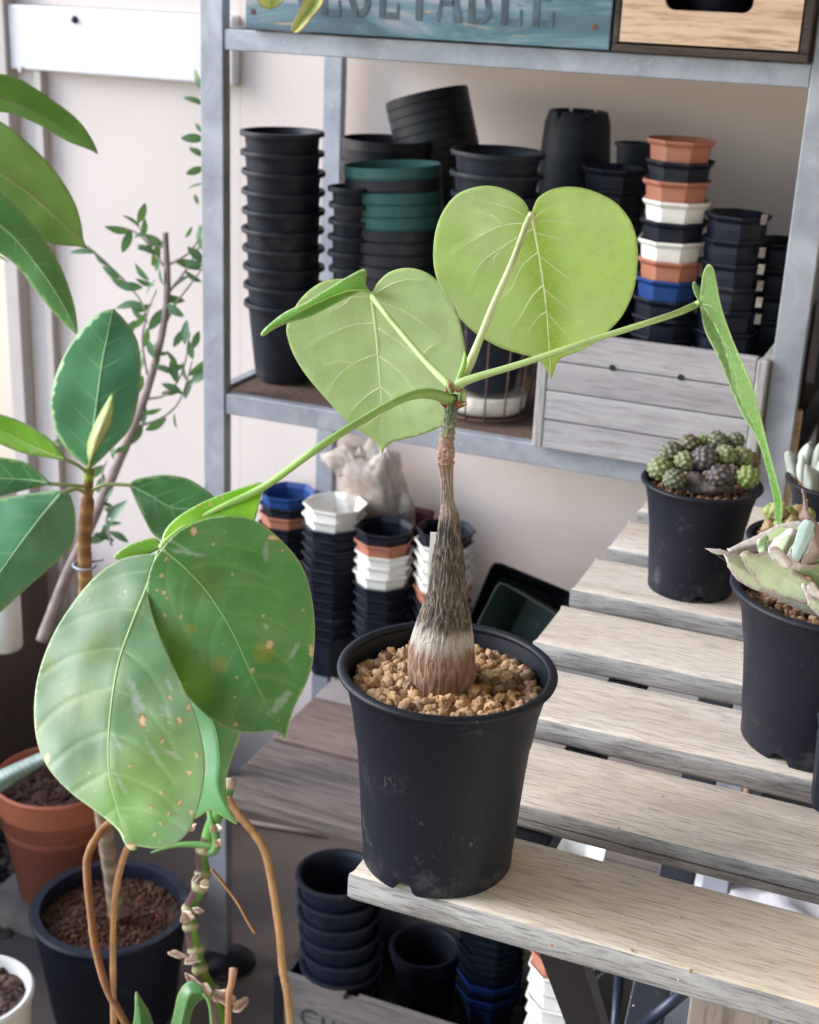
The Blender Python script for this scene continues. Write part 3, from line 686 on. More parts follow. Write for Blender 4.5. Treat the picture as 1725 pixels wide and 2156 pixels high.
# two big soft pots lying on their side
def lying(px, py, Y, w, h, rot, mat, lab):
    c = ony(px, py, Y)
    me, _ = pot_mesh('soft', w, w*0.72, h, mat)
    o = bpy.data.objects.new('plant_pot', me); COL.objects.link(o)
    o.matrix_world = Matrix.Translation(c) @ Matrix.Rotation(R(rot[2]), 4, 'Z') @ Matrix.Rotation(R(rot[0]), 4, 'X') @ Matrix.Rotation(R(rot[1]), 4, 'Y')
    tag(o, lab, 'plant pot', 'soft pots lying by the table end')
    return o
lying(1085, 1290, 1.80, 0.060, 0.12, (62, 40, -25), K_, 'large black soft square pot tipped on its side beside the trunk')
lying(1140, 1325, 1.72, 0.052, 0.10, (66, 42, -50), plastic('dark green soft plastic', (0.012, 0.03, 0.026), 0.45, 0.1), 'dark green soft pot lying behind the table end')

# ------------------------------------------------------------------ table
table = empty('slatted_table', (-0.1, 1.0, 0), 'weathered slatted wooden table on black folding legs', 'table')
slat_y = [(0.636, 0.716), (0.751, 0.832), (0.864, 0.944), (0.982, 1.062), (1.097, 1.177), (1.206, 1.286), (1.318, 1.392)]
X0T = -0.2805
def slat(y0, y1, xoff=0.0, crack=False):
    # rounded-edge plank, top and edges as separate materials
    L0, L1 = X0T+xoff, 0.75; th = 0.0195; r = 0.0035
    prof = [(y0+r, -th), (y0+0.001, -th+0.002), (y0, -th+0.004), (y0, -r*1.3), (y0+0.0012, -0.0014), (y0+r, 0.0)]
    if crack: prof[3:3] = [(y0, -0.0118), (y0+0.005, -0.0110), (y0, -0.0102)]
    ny = 8
    for k in range(1, ny): prof.append((y0+r+(y1-y0-2*r)*k/ny, 0.0))
    prof += [(y1-r, 0.0), (y1-0.0012, -0.0014), (y1, -r*1.3), (y1, -th+0.004), (y1-r, -th)]
    nx = 60; V = []; F = []; mi = []
    n = len(prof)
    for i in range(nx+1):
        t = i/nx; x = L0+(L1-L0)*t
        sh = 1.0
        for j, (yy, zz) in enumerate(prof):
            wob = 0.0005*noise.noise(Vector((x*9, yy*40, zz*30+xoff*50)))
            xx = x
            if i == 0 and (j < 2 or zz > -0.001 or j > n-3): xx += 0.0022
            V.append((xx, yy+wob, ZT+zz+(wob*0.6 if zz > -0.001 else 0)))
    for i in range(nx):
        for j in range(n):
            F.append((i*n+j, i*n+(j+1) % n, (i+1)*n+(j+1) % n, (i+1)*n+j)[::-1])
            yy = prof[j][1]; yn = prof[(j+1) % n][1]
            mi.append(0 if (yy > -0.003 and yn > -0.003) else 1)
    F.append(tuple(range(n))); mi.append(1); F.append(tuple(nx*n+k for k in range(n))[::-1]); mi.append(1)
    o = mesh_obj('slat', V, F, SLAT if y0 < 0.7 else SLATG, table); o.data.materials.append(SLATSIDE)
    o.data.polygons.foreach_set('material_index', mi); smooth_by_angle(o, 50)
    return o
for k, (a, b) in enumerate(slat_y): slat(a, b, [0, 0.0, -0.0, 0.0, -0.003, 0.0, 0.001][k], k == 1)
def bar(name, a, b, mat=DKSTEEL):
    m = MB(); m.box(a, b); q = m.build(name, mat, table); bevel(q, 0.0015); return q
zb = ZT-0.0197
bar('cross_bar', (-0.218, 0.672, zb-0.018), (-0.192, 1.385, zb))
bar('cross_bar', (0.52, 0.645, zb-0.018), (0.56, 1.385, zb))
def legbar(p0, p1, w=0.034, t=0.012, name='leg'):
    p0, p1 = Vector(p0), Vector(p1); d = (p1-p0); L = d.length
    M = Matrix.Translation(p0) @ d.to_track_quat('Z', 'X').to_matrix().to_4x4()
    m = MB(); m.box((-t/2, -w/2, 0), (t/2, w/2, L), M); q = m.build(name, DKSTEEL, table); bevel(q, 0.0015); return q
ptop = at(1172, 1995, 0.905)
legbar((-0.166, 0.672, zb-0.002), (-0.166, 1.30, 0.005), 0.028)
legbar((-0.172, 1.36, zb-0.019), (-0.176, 0.74, 0.005))
legbar((0.53, 0.668, zb-0.019), (0.53, 1.30, 0.005))
legbar((0.546, 1.36, zb-0.019), (0.546, 0.74, 0.005))

# ------------------------------------------------------------------ main pot
PC = at(942.5, 1405, 0.797)
PBc = Vector((PC.x, PC.y, ZT))
HP = PC.z-ZT
def big_pot(name, base, R0, Hh, label, mat, notch=(0.3,), flare_prof=None, segs=128, rimw=0.0022, nd=0.0065, thr=0.13):
    root = empty(name, base, label, 'plant pot')
    fp = flare_prof or [(0.0, 0.722), (0.17, 0.742), (0.34, 0.765), (0.50, 0.79), (0.66, 0.82), (0.80, 0.862), (0.90, 0.912), (0.955, 0.955)]
    P = [(0, 0.0075), (R0*fp[0][1]-0.005, 0.0075), (R0*fp[0][1]-0.0035, 0.0), (R0*fp[0][1]-0.0008, 0.0), (R0*fp[0][1], 0.0012), (R0*fp[0][1]+0.0001, 0.009)]
    P += [(R0*b, Hh*a) for a, b in fp[1:]]
    P += [(R0*0.972, Hh-rimw*1.3)]
    def zf(w, j, z):
        if j in (2, 3, 4):
            for a in notch:
                d = abs((w-a+math.pi) % (2*math.pi)-math.pi)
                if d < thr: return nd*(1-(d/thr)**6)
        return 0.0
    m = MB(); m.lathe(P, segs, zfun=zf)
    m.lathe([(R0*0.955, Hh-rimw*1.2), (R0*0.93, Hh*0.93), (R0*0.87, Hh*0.80), (R0*0.83, Hh*0.66)], segs)
    m.v = [(a+base[0], b+base[1], c+base[2]) for a, b, c in m.v]
    body = m.build('pot_wall', mat, root, True)
    # keep object coordinates local to the pot
    me = body.data; me.transform(Matrix.Translation((-base[0], -base[1], -base[2]))); body.matrix_parent_inverse.identity()
    smooth_by_angle(body, 50)
    ring = []
    m = MB(); n2 = 12; V = []; F = []
    for k in range(segs):
        w = 2*math.pi*k/segs
        for q in range(n2):
            a = 2*math.pi*q/n2; rr = R0*0.968+rimw*1.35*math.cos(a); zz = Hh-rimw*0.6+rimw*math.sin(a)
            V.append((rr*math.cos(w), rr*math.sin(w), zz))
    for k in range(segs):
        for q in range(n2): F.append((k*n2+q, ((k+1) % segs)*n2+q, ((k+1) % segs)*n2+(q+1) % n2, k*n2+(q+1) % n2))
    m.add(V, F); rg = m.build('rim', mat, root, True); rg.matrix_parent_inverse.identity()
    return root
rock_templates = []
for s in range(7):
    bm = bmesh.new(); bmesh.ops.create_icosphere(bm, subdivisions=3 if s < 4 else 2, radius=1.0)
    sx = random.uniform(0.8, 1.25); sy = random.uniform(0.75, 1.1); sz = random.uniform(0.6, 0.95)
    V = []
    for v in bm.verts:
        p = v.co; d = noise.noise(Vector((p.x*1.2+s*9, p.y*1.2, p.z*1.2)))*0.5+noise.noise(Vector((p.x*2.6+s*5, p.y*2.6, p.z*2.6)))*0.42
        V.append((p.x*sx*(1+d), p.y*sy*(1+d), p.z*sz*(1+d)))
    rock_templates.append((np.array(V), np.array([[v.index for v in f.verts] for f in bm.faces]))); bm.free()
def gravel(name, label, center, rad, n, size, cols, mat=GRAV, mound=0.0, avoid=None, cat='gravel', layers=2):
    Vs = []; Fs = []; Cs = []; off = 0
    for i in range(n):
        rr = rad*math.sqrt(random.random())*0.97; w = random.random()*2*math.pi
        x, y = rr*math.cos(w), rr*math.sin(w)
        if avoid and math.hypot(x-avoid[0], y-avoid[1]) < avoid[2]: continue
        s = random.uniform(*size)*(1.0 if random.random() < 0.8 else 0.6)
        z = random.uniform(-0.0045, 0.001)*layers/2+mound*(1-rr/rad)+0.0012*noise.noise(Vector((x*90, y*90, 1)))
        V, F = rock_templates[random.randrange(7)]
        M = np.array(Matrix.Rotation(random.random()*6.28, 3, Vector((random.random()-.5, random.random()-.5, random.random()-.5)).normalized()))
        P = (V*s) @ M.T+np.array([center[0]+x, center[1]+y, center[2]+z])
        c = np.array(random.choice(cols))*random.uniform(0.75, 1.2)
        Vs.append(P); Fs.append(F+off); off += len(P); Cs.append(np.repeat(c[None], len(P), 0))
    V = np.vstack(Vs); F = np.vstack(Fs); C = np.vstack(Cs)
    me = bpy.data.meshes.new(name); me.vertices.add(len(V)); me.vertices.foreach_set('co', V.ravel())
    me.loops.add(F.size); me.loops.foreach_set('vertex_index', F.ravel()); me.polygons.add(len(F))
    me.polygons.foreach_set('loop_start', np.arange(0, F.size, 3)); me.polygons.foreach_set('loop_total', np.full(len(F), 3))
    me.polygons.foreach_set('use_smooth', [True]*len(F)); me.update(); me.validate()
    ca = me.color_attributes.new('Col', 'FLOAT_COLOR', 'POINT'); cc = np.ones((len(V), 4), np.float32); cc[:, :3] = C; ca.data.foreach_set('color', cc.ravel())
    me.materials.append(mat); o = bpy.data.objects.new(name, me); COL.objects.link(o)
    return tag(o, label, cat, kind='stuff')
def toward(P, ang_deg):  # angle (world) of the direction from P to the camera, plus an offset
    return math.atan2(-P[1], -P[0])+R(ang_deg)
big_pot('plant_pot', PBc, 0.0610, HP, 'large black scuffed pot with notched base on the front slat', POTM, (toward(PBc, -24), toward(PBc, 96), toward(PBc, 216)))
TAN = [(0.52, 0.33, 0.19), (0.56, 0.37, 0.21), (0.48, 0.29, 0.16), (0.40, 0.26, 0.175), (0.62, 0.44, 0.28), (0.30, 0.20, 0.14), (0.52, 0.38, 0.26)]
ZG = ZT+HP-0.011
dsk = MB(); dsk.lathe([(0, 0), (0.0545, 0)], 48, (PBc.x, PBc.y, ZG-0.006)); tag(dsk.build('soil', SOIL), 'dark soil bed under the tan granules of the large pot', 'soil', kind='stuff')
gravel('gravel', 'tan pumice granules filling the large black pot', (PBc.x, PBc.y, ZG), 0.0530, 1150, (0.0021, 0.0045), TAN, avoid=(0, 0, 0.014), mound=0.001)

# ------------------------------------------------------------------ the swollen trunk plant
plant = empty('caudex_plant', (PBc.x, PBc.y, ZG), 'thorny green plant with swollen fissured trunk and five heart shaped leaves', 'plant')
prof = [(1475, 930, 56), (1458, 930, 62), (1442, 930, 67), (1409, 930, 72), (1372, 930, 71), (1334, 933, 64), (1310, 936, 58.5), (1292, 938, 54), (1265, 941, 46), (1237, 943, 40.5), (1210, 943.5, 37.5), (1182, 943.6, 35), (1155, 945, 31), (1130, 945.6, 27), (1105, 946, 23), (1080, 946, 20), (1066, 944, 16), (1050, 942, 14.5), (1022, 941, 13.5), (1011, 940.6, 13.8), (981, 939, 16.5), (965, 939, 16.5), (947, 939.6, 16.5), (921, 941, 15), (905, 944, 14), (891, 946, 13.5), (867, 949, 13), (849, 951, 13.5), (832, 953, 12.5)]
DTR = depth_of(PC)
def trunk():
    pts = [np.array(p, float) for p in prof]
    rows = catmull(pts, 11)
    n = 160; V = []; C = []
    red = np.array((0.25, 0.14, 0.10)); redd = np.array((0.13, 0.065, 0.045)); white = np.array((0.50, 0.48, 0.46)); dk = np.array((0.062, 0.058, 0.052)); tan = np.array((0.28, 0.20, 0.145)); pale = np.array((0.46, 0.40, 0.34)); grn = np.array((0.07, 0.13, 0.065)); pink = np.array((0.42, 0.20, 0.15))
    for py, px, hw in rows:
        # vertical plane through the pot axis
        P = at(px, py, DTR) ; v = ray(px, py); 
        P = _w(v*((PC.y)/v[1])) ; rad = hw*depth_of(P)/FOC
        for k in range(n):
            w = 2*math.pi*k/n
            h = (1440-py)/400.0
            ripple = fbm(math.cos(w)*3.2+7, math.sin(w)*3.2, h*2.2, 3)*0.35
            a = w*1.0+ripple*0.35
            a += 0.10*noise.noise(Vector((math.cos(w)*4, math.sin(w)*4, h*9)))
            s1 = noise.noise(Vector((math.cos(a)*7.0, math.sin(a)*7.0, h*3.4+3)))
            s2 = noise.noise(Vector((math.cos(a)*15, math.sin(a)*15, h*11.0)))
            ridge = 1-min(1, abs(s1)*3.2); ridge2 = 1-min(1, abs(s2)*2.6)
            if py > 1085: amp = 0.0009 if py < 1330 else 0.0004
            elif py > 975: amp = 0.0006
            else: amp = 0.0002
            g = (ridge*0.7+ridge2*0.5)
            rr = rad+amp*(g-0.9)+0.0004*s2*(1 if py > 1100 else 0.3)
            if py < 1000:
                for ys in (975, 962, 952, 943, 926, 912, 893, 880, 862):
                    rr += 0.0007*math.exp(-((py-ys+6*noise.noise(Vector((math.cos(w)*1.5, math.sin(w)*1.5, ys)))) / 2.6)**2)
            V.append((P.x+rr*math.cos(w), P.y+rr*math.sin(w), P.z))
            e = py+18*noise.noise(Vector((math.cos(w)*5, math.sin(w)*5, h*5)))
            def sm(a0, b0): t = max(0, min(1, (e-a0)/(b0-a0))); return t*t*(3-2*t)
            cr = red*(0.75+0.35*ridge2)
            cw = white*(0.8+0.2*ridge)
            dark = dk*(0.85+0.5*ridge); 
            pw = max(0, min(1, (noise.noise(Vector((math.cos(w)*7, math.sin(w)*7, h*9+20)))-0.12)*3)); dark = dark+(tan*0.8-dark)*pw*0.35
            up = tan+(pale-tan)*max(0, min(1, 0.5+s2*1.6)); up = up*(0.8+0.25*ridge)
            c = dark+(cw-dark)*sm(1300, 1324); c = c+(cr-c)*sm(1340, 1366)
            c = up+(c-up)*sm(1060, 1115)
            if e < 990:
                t = sm(968, 990); base = pink*0.6+tan*0.5; base = base*(0.8+0.5*s2); c = base+(c-base)*t
            if e < 935:
                t = max(0, min(1, (e-905)/22)); gg = grn*(1.0+0.5*s2)+np.array((0.12, 0.10, 0.06))*max(0, min(1, (e-880)/45)); c = gg+(c-gg)*t
            if py < 1000:
                for ys in (952, 943, 926, 912, 893, 880):
                    q = math.exp(-((py-ys+6*noise.noise(Vector((math.cos(w)*1.5, math.sin(w)*1.5, ys)))) / 2.0)**2)*0.8*max(0, min(1, 0.5+2*noise.noise(Vector((math.cos(w)*2+ys, math.sin(w)*2, 3))))); c = c+(np.array((0.52, 0.40, 0.30))-c)*q
            C.append(np.clip(c, 0.01, 1))
    F = []; m = len(rows)
    for j in range(m-1):
        for k in range(n): F.append((j*n+k, j*n+(k+1) % n, (j+1)*n+(k+1) % n, (j+1)*n+k))
    F.append(tuple((m-1)*n+k for k in range(n)))
    return mesh_obj('trunk', V, F, TRUNKM, plant, True, C)
trunk()

def pip_dist(poly, x, y):
    a = poly; b = np.roll(poly, -1, 0); d = b-a; t = np.clip(((x-a[:, 0])*d[:, 0]+(y-a[:, 1])*d[:, 1])/np.maximum((d**2).sum(1), 1e-9), 0, 1)
    return float(np.min(np.hypot(a[:, 0]+t*d[:, 0]-x, a[:, 1]+t*d[:, 1]-y)))
def mid_dist(mid, x, y):
    """distance to midrib, signed, and position along it 0..1"""
    a = mid[:-1]; d = mid[1:]-mid[:-1]; L2 = np.maximum((d**2).sum(1), 1e-9)
    t = np.clip(((x-a[:, 0])*d[:, 0]+(y-a[:, 1])*d[:, 1])/L2, 0, 1)
    qx = a[:, 0]+t*d[:, 0]-x; qy = a[:, 1]+t*d[:, 1]-y; h = np.hypot(qx, qy); i = int(np.argmin(h))
    s = d[i, 0]*(y-a[i, 1])-d[i, 1]*(x-a[i, 0])
    return float(h[i])*(1 if s > 0 else -1), (i+float(t[i]))/len(a)
def sheet(name, outline, mid, d0, g, mat, parent, paint, step=7, fold=0.0, curl=0.0, lift=0.0, wav=0.0006, thick=0.0005, x0y0=None, k=5, veins=None, vr=0.0004, mr=0.0009, vcol=(0.42, 0.52, 0.22), vmat=None, quilt=0.0, vtint=None, seed=0, mfn=None, halves=False, mend=0.35):
    """a leaf blade: traced outline laid on a tilted, folded and curled surface at its own distance"""
    ol = np.array(catmull(outline, k, True)); md = np.array(catmull(mid, 6))
    ox, oy = x0y0 or (mid[0][0], mid[0][1])
    SA, SB = [], []
    for vl in (veins or [])+[mid]:
        q_ = catmull(vl, 3); SA += q_[:-1]; SB += q_[1:]
    SA = np.array(SA); SD = np.array(SB)-SA; SL = np.maximum((SD**2).sum(1), 1e-9)
    def vdist(x, y):
        tt = np.clip(((x-SA[:, 0])*SD[:, 0]+(y-SA[:, 1])*SD[:, 1])/SL, 0, 1)
        return float(np.min(np.hypot(SA[:, 0]+tt*SD[:, 0]-x, SA[:, 1]+tt*SD[:, 1]-y)))
    def dep(x, y):
        s, t = mid_dist(md, x, y)
        d = d0+g[0]*(x-ox)/1000+g[1]*(y-oy)/1000+fold*abs(s)/1000+curl*(s/100)**2/100+lift*t*t
        d += wav*noise.noise(Vector((x*0.012+seed, y*0.012, 3)))*2
        if quilt: d += quilt*math.exp(-(vdist(x, y)/7.0)**2)
        return d
    pts = [Vector((float(p[0]), float(p[1]))) for p in ol]
    x_0, y_0 = ol.min(0); x_1, y_1 = ol.max(0)
    inner = []
    yy = y_0+step/2; row = 0
    while yy < y_1:
        xx = x_0+(step/2 if row % 2 else 0)
        while xx < x_1:
            if inside(ol, xx, yy) and pip_dist(ol, xx, yy) > step*0.45: inner.append(Vector((xx+random.uniform(-.1, .1)*step, yy+random.uniform(-.1, .1)*step)))
            xx += step
        yy += step*0.87; row += 1
    n = len(pts)
    res = delaunay_2d_cdt(pts+inner, [(i, (i+1) % n) for i in range(n)], [list(range(n))], 1, 1e-4)
    V2, F2 = res[0], res[2]
    V = []; C = []
    for p in V2:
        V.append(at(p.x, p.y, dep(p.x, p.y)))
        s, t = mid_dist(md, p.x, p.y)
        cc0 = paint(p.x, p.y, s, t, pip_dist(ol, p.x, p.y))
        if vtint: cc0 = mixc(tuple(min(1, q*1.0+r_) for q, r_ in zip(cc0, vtint)), cc0, vdist(p.x, p.y)/6.0)
        C.append(cc0)
    # face winding towards the camera
    F2 = [f for f in F2 if len(f) >= 3]
    o = mesh_obj(name, V, F2, mat, parent, True, C)
    sm_ = o.modifiers.new('thick', 'SOLIDIFY'); sm_.thickness = thick; sm_.offset = 0
    vm = MB()
    def on(x, y, off=0): return at(x, y, dep(x, y)+off)
    md2 = catmull(mid, 8)
    L = len(md2)
    vm.tube([on(p[0], p[1]) for p in md2], [mr*(1-0.78*i/(L-1)) for i in range(L)], 8, vcol)
    for vl in (veins or []):
        cp = catmull(vl, 6); L = len(cp)
        cp = [p for p in cp if inside(ol, p[0], p[1])]
        if len(cp) < 3: continue
        L = len(cp); vm.tube([on(p[0], p[1]) for p in cp], [vr*(1-mend*2*i/(L-1)*0.9) if mend < 0.5 else vr for i in range(L)], 6, vcol)
    vo = vm.build('veins', vmat or STEM, o, True, True)
    return o, dep
def lat_veins(mid, ol, n, ang, length, bend=0.25, start=0.05, end=0.9, sides=(1, -1), forks=True):
    """curved side veins leaving the midrib"""
    md = np.array(catmull(mid, 10)); out = []
    for i in range(n):
        t = start+(end-start)*i/(n-1); k = t*(len(md)-1); a = int(min(k, len(md)-2)); p = md[a]+(md[a+1]-md[a])*(k-a); d = md[min(a+2, len(md)-1)]-md[max(a-2, 0)]; d = d/np.hypot(*d)
        for s in sides:
            an = R(ang(t) if callable(ang) else ang)*s
            L = length(t) if callable(length) else length
            pts = [p]; q = p.copy(); w = an
            for j in range(6):
                dd = np.array([d[0]*math.cos(w)-d[1]*math.sin(w), d[0]*math.sin(w)+d[1]*math.cos(w)])
                q = q+dd*L/6; pts.append(q.copy()); w -= s*bend*random.uniform(0.5, 1.4)
            out.append(pts)
            if forks:
                for _ in range(3):
                    j = random.randrange(2, 6); b0 = pts[j]; sg = random.choice((1, -1)); w2 = w+sg*R(random.uniform(50, 80)); q2 = b0.copy(); f = [b0]
                    for jj in range(3):
                        dd = np.array([d[0]*math.cos(w2)-d[1]*math.sin(w2), d[0]*math.sin(w2)+d[1]*math.cos(w2)]); q2 = q2+dd*L/14*random.uniform(.7, 1.3); f.append(q2.copy()); w2 += random.uniform(-.5, .5)
                    out.append(f)
    return out
def mixc(a, b, t): t = max(0.0, min(1.0, t)); return tuple(a[i]+(b[i]-a[i])*t for i in range(3))
# --- leaf A: upright heart, underside towards us
A_ol = [(1118, 450), (1105, 425), (1080, 405), (1040, 392), (1000, 394), (960, 411), (930, 450), (915, 500), (914, 560), (930, 612), (960, 660), (1000, 700), (1050, 730), (1100, 746), (1130, 755), (1145, 770), (1155, 786), (1160, 797), (1165, 786), (1172, 766), (1185, 752), (1230, 735), (1270, 706), (1310, 665), (1335, 610), (1343, 550), (1340, 500), (1325, 460), (1295, 425), (1250, 402), (1205, 393), (1165, 398), (1135, 415), (1123, 438)]
A_mid = [(1120, 455), (1136, 540), (1150, 640), (1157, 730), (1160, 792)]
def pA(x, y, s, t, e):
    c = mixc((0.64, 0.77, 0.43), (0.58, 0.75, 0.32), 0.5+noise.noise(Vector((x*.006, y*.006, 1)))*1.2)
    c = mixc((0.42, 0.60, 0.10), c, abs(s)/60) if s > -60 else c
    if e < 4: c = mixc((0.50, 0.62, 0.28), c, e/4)
    return c
vA = [[(1118, 462), (1080, 440), (1040, 428), (1000, 420)], [(1118, 470), (1060, 474), (1005, 500), (960, 532)], [(1122, 482), (1065, 515), (1012, 556), (990, 605)], [(1134, 530), (1100, 560), (1075, 610), (1040, 640)], [(1145, 600), (1120, 625), (1100, 660), (1080, 690)], [(1151, 655), (1130, 672), (1112, 700)],
      [(1124, 460), (1150, 438), (1190, 422), (1235, 420)], [(1124, 468), (1180, 462), (1240, 480), (1290, 505)], [(1128, 490), (1185, 505), (1235, 535), (1285, 580)], [(1138, 540), (1190, 580), (1240, 620), (1270, 650)], [(1147, 610), (1190, 645), (1220, 680)], [(1153, 660), (1180, 690), (1200, 712)],
      [(1235, 480), (1270, 462), (1300, 462)], [(1240, 540), (1280, 520), (1305, 518)], [(1065, 515), (1040, 545), (1045, 565)], [(1060, 474), (1040, 455), (1010, 450)]]
leafA, dA = sheet('leaf', A_ol, A_mid, 0.800, (0.02, 0.16), LEAFU, plant, pA, 7, fold=0.05, curl=0.10, wav=0.0012, veins=vA, vr=0.00050, mr=0.0009, vcol=(0.66, 0.76, 0.42), seed=1, quilt=-0.0006, vtint=(0.05, 0.03, 0.06))
# --- leaf B
B_ol = [(782, 615), (796, 594), (822, 572), (860, 564), (900, 575), (935, 605), (960, 650), (974, 700), (981, 750), (980, 800), (965, 850), (945, 885), (920, 903), (880, 918), (845, 926), (825, 932), (812, 942), (805, 954), (799, 942), (785, 925), (755, 905), (720, 876), (680, 832), (645, 790), (620, 750), (607, 715), (604, 685), (625, 640), (655, 608), (690, 590), (735, 588), (765, 600)]
B_mid = [(782, 622), (792, 700), (800, 790), (805, 870), (805, 948)]
def pB(x, y, s, t, e):
    c = mixc((0.60, 0.73, 0.45), (0.54, 0.69, 0.38), 0.5+noise.noise(Vector((x*.006, y*.006, 5)))*1.2)
    if e < 4: c = mixc((0.50, 0.62, 0.30), c, e/4)
    return c
vB = [[(785, 625), (740, 625), (700, 618), (660, 622)], [(790, 680), (740, 685), (690, 705), (655, 730)], [(797, 745), (745, 765), (705, 800), (685, 840)], [(802, 815), (770, 835), (745, 860), (730, 880)], [(804, 870), (785, 885), (770, 900)],
      [(785, 622), (820, 600), (860, 588), (895, 592)], [(787, 632), (840, 650), (890, 680), (930, 715)], [(797, 690), (840, 720), (890, 760), (930, 800)], [(800, 750), (840, 780), (880, 830), (900, 860)], [(803, 815), (830, 840), (855, 880)], [(740, 625), (720, 645), (700, 650)], [(890, 760), (900, 735), (930, 720)], [(745, 765), (715, 760), (690, 770)]]
leafB, dB = sheet('leaf', B_ol, B_mid, 0.855, (-0.06, 0.12), LEAFU, plant, pB, 7, fold=-0.06, curl=0.10, wav=0.0012, veins=vB, vr=0.00050, mr=0.0010, vcol=(0.62, 0.74, 0.42), seed=2, quilt=-0.0006, vtint=(0.05, 0.03, 0.06))
# --- leaf D: bright folded leaflet in front of leaf B
D_ol = [(770, 567), (735, 581), (690, 608), (645, 636), (600, 658), (565, 685), (551, 700), (551, 707), (558, 706), (572, 696), (602, 681), (650, 667), (695, 645), (735, 624), (762, 613), (779, 615), (771, 600)]
D_mid = [(772, 612), (735, 612), (680, 632), (620, 662), (556, 702)]
def pD(x, y, s, t, e):
    c = mixc((0.10, 0.30, 0.035), (0.16, 0.38, 0.05), 0.5+s/40)
    if e < 3: c = mixc((0.45, 0.6, 0.25), c, e/3)
    return c
leafD, dD = sheet('leaf', D_ol, D_mid, 0.838, (0.10, -0.10), LEAFT, plant, pD, 5, fold=0.4, wav=0.0006, veins=[[(735, 612), (705, 612), (690, 616)], [(680, 634), (650, 642), (640, 652)]], vr=0.0003, mr=0.0006, vcol=(0.35, 0.55, 0.15), seed=3)
# --- leaf C: edge-on on the right
C_ol = [(1474, 634), (1477, 600), (1481, 574), (1490, 557), (1502, 565), (1510, 600), (1520, 650), (1545, 720), (1580, 800), (1600, 870), (1620, 950), (1644, 1040), (1648, 1082), (1640, 1105), (1633, 1095), (1629, 1050), (1614, 985), (1594, 925), (1560, 868), (1532, 800), (1511, 750), (1486, 700), (1476, 655)]
C_mid = [(1474, 637), (1500, 670), (1530, 740), (1556, 830), (1590, 900), (1618, 990), (1640, 1098)]
def pC(x, y, s, t, e):
    a = (0.22, 0.36, 0.15) if s > 0 else (0.24, 0.42, 0.15)
    c = mixc(a, (0.12, 0.36, 0.06), (t-0.55)*3)
    if e < 2.5: c = mixc((0.45, 0.6, 0.32), c, e/2.5)
    return c
vC = [[(1476, 634), (1488, 612), (1500, 606), (1512, 622)], [(1480, 640), (1500, 645), (1516, 668), (1522, 690)], [(1530, 745), (1545, 790), (1560, 860)], [(1508, 690), (1545, 750), (1556, 780)], [(1540, 790), (1555, 850), (1580, 890)]]
leafC, dC = sheet('leaf', C_ol, C_mid, 0.800, (-0.3, 0.05), LEAFU, plant, pC, 5, fold=-0.3, wav=0.0006, veins=vC, vr=0.0004, mr=0.0007, vcol=(0.48, 0.62, 0.34), seed=4)
sheet('leaf_lobe', [(1473, 634), (1463, 620), (1458, 602), (1462, 592), (1468, 600), (1474, 618)], [(1473, 632), (1468, 615), (1463, 598)], 0.803, (0, 0), LEAFU, leafC, pC, 4, wav=0, mr=0.0003, seed=4)

# --- the big glossy leaflets on the left
def spotted(base, base2, spots, seed, scr=(), yell=()):
    def f(x, y, s, t, e):
        c = mixc(base, base2, 0.5+fbm(x*.005+seed, y*.005, 2)*1.1)
        for (qx, qy, r_, col, am) in yell:
            d = math.hypot(x-qx, (y-qy))/r_
            if d < 1: c = mixc(c, col, am*(1-d*d))
        for (qx, qy, w_, L_, an) in scr:
            u = (x-qx)*math.cos(R(an))+(y-qy)*math.sin(R(an)); v = -(x-qx)*math.sin(R(an))+(y-qy)*math.cos(R(an))
            d = (u/L_)**2+(v/w_)**2+0.9*noise.noise(Vector((x*.09, y*.09, seed)))
            if d < 1: c = mixc(c, (0.36, 0.44, 0.38), 0.7*(1-max(0, d)))
        for (qx, qy, rx, ry) in spots:
            d = math.hypot((x-qx)/rx, (y-qy)/ry)
            if d < 0.75: c = (0.62, 0.44, 0.28)
            elif d < 1.0: c = mixc((0.30, 0.15, 0.06), c, (d-0.75)*2)
        if e < 3: c = mixc((0.40, 0.52, 0.26), c, e/3)
        return c
    return f
E_ol = [(338, 1152), (328, 1166), (295, 1168), (250, 1180), (200, 1215), (150, 1275), (108, 1345), (80, 1425), (72, 1500), (80, 1568), (105, 1622), (150, 1670), (210, 1715), (248, 1748), (262, 1775), (274, 1790), (287, 1788), (290, 1782), (330, 1787), (370, 1775), (400, 1745), (420, 1690), (431, 1630), (428, 1570), (410, 1500), (378, 1430), (345, 1360), (320, 1290), (311, 1230), (322, 1185)]
E_mid = [(334, 1160), (310, 1235), (280, 1310), (252, 1390), (237, 1470), (229, 1560), (232, 1640), (250, 1710), (270, 1780)]
spE = [(300, 1518, 8, 17), (378, 1517, 7, 8), (342, 1560, 4, 6), (398, 1628, 5, 7), (340, 1670, 4, 4), (378, 1692, 5, 6), (403, 1712, 5, 6), (320, 1700, 4, 4), (340, 1735, 4, 4), (356, 1713, 4, 4), (326, 1758, 4, 3), (327, 1797-13, 6, 4), (276, 1783, 12, 8), (100, 1600, 6, 16), (75, 1530, 5, 10), (92, 1309+0, 3, 5), (358, 1470, 4, 5), (355, 1520, 3, 3), (362, 1583, 3, 3), (265, 1245, 3, 3), (275, 1612, 2.5, 3), (398, 1490, 4, 9), (415, 1590, 4, 5)]
scE = [(285, 1460, 9, 45, 65), (290, 1490, 14, 30, 70), (350, 1500, 8, 26, 55), (245, 1560, 7, 28, 60), (255, 1650, 6, 30, 65), (365, 1590, 6, 30, 30), (320, 1580, 5, 40, 60), (355, 1440, 5, 22, 70)]
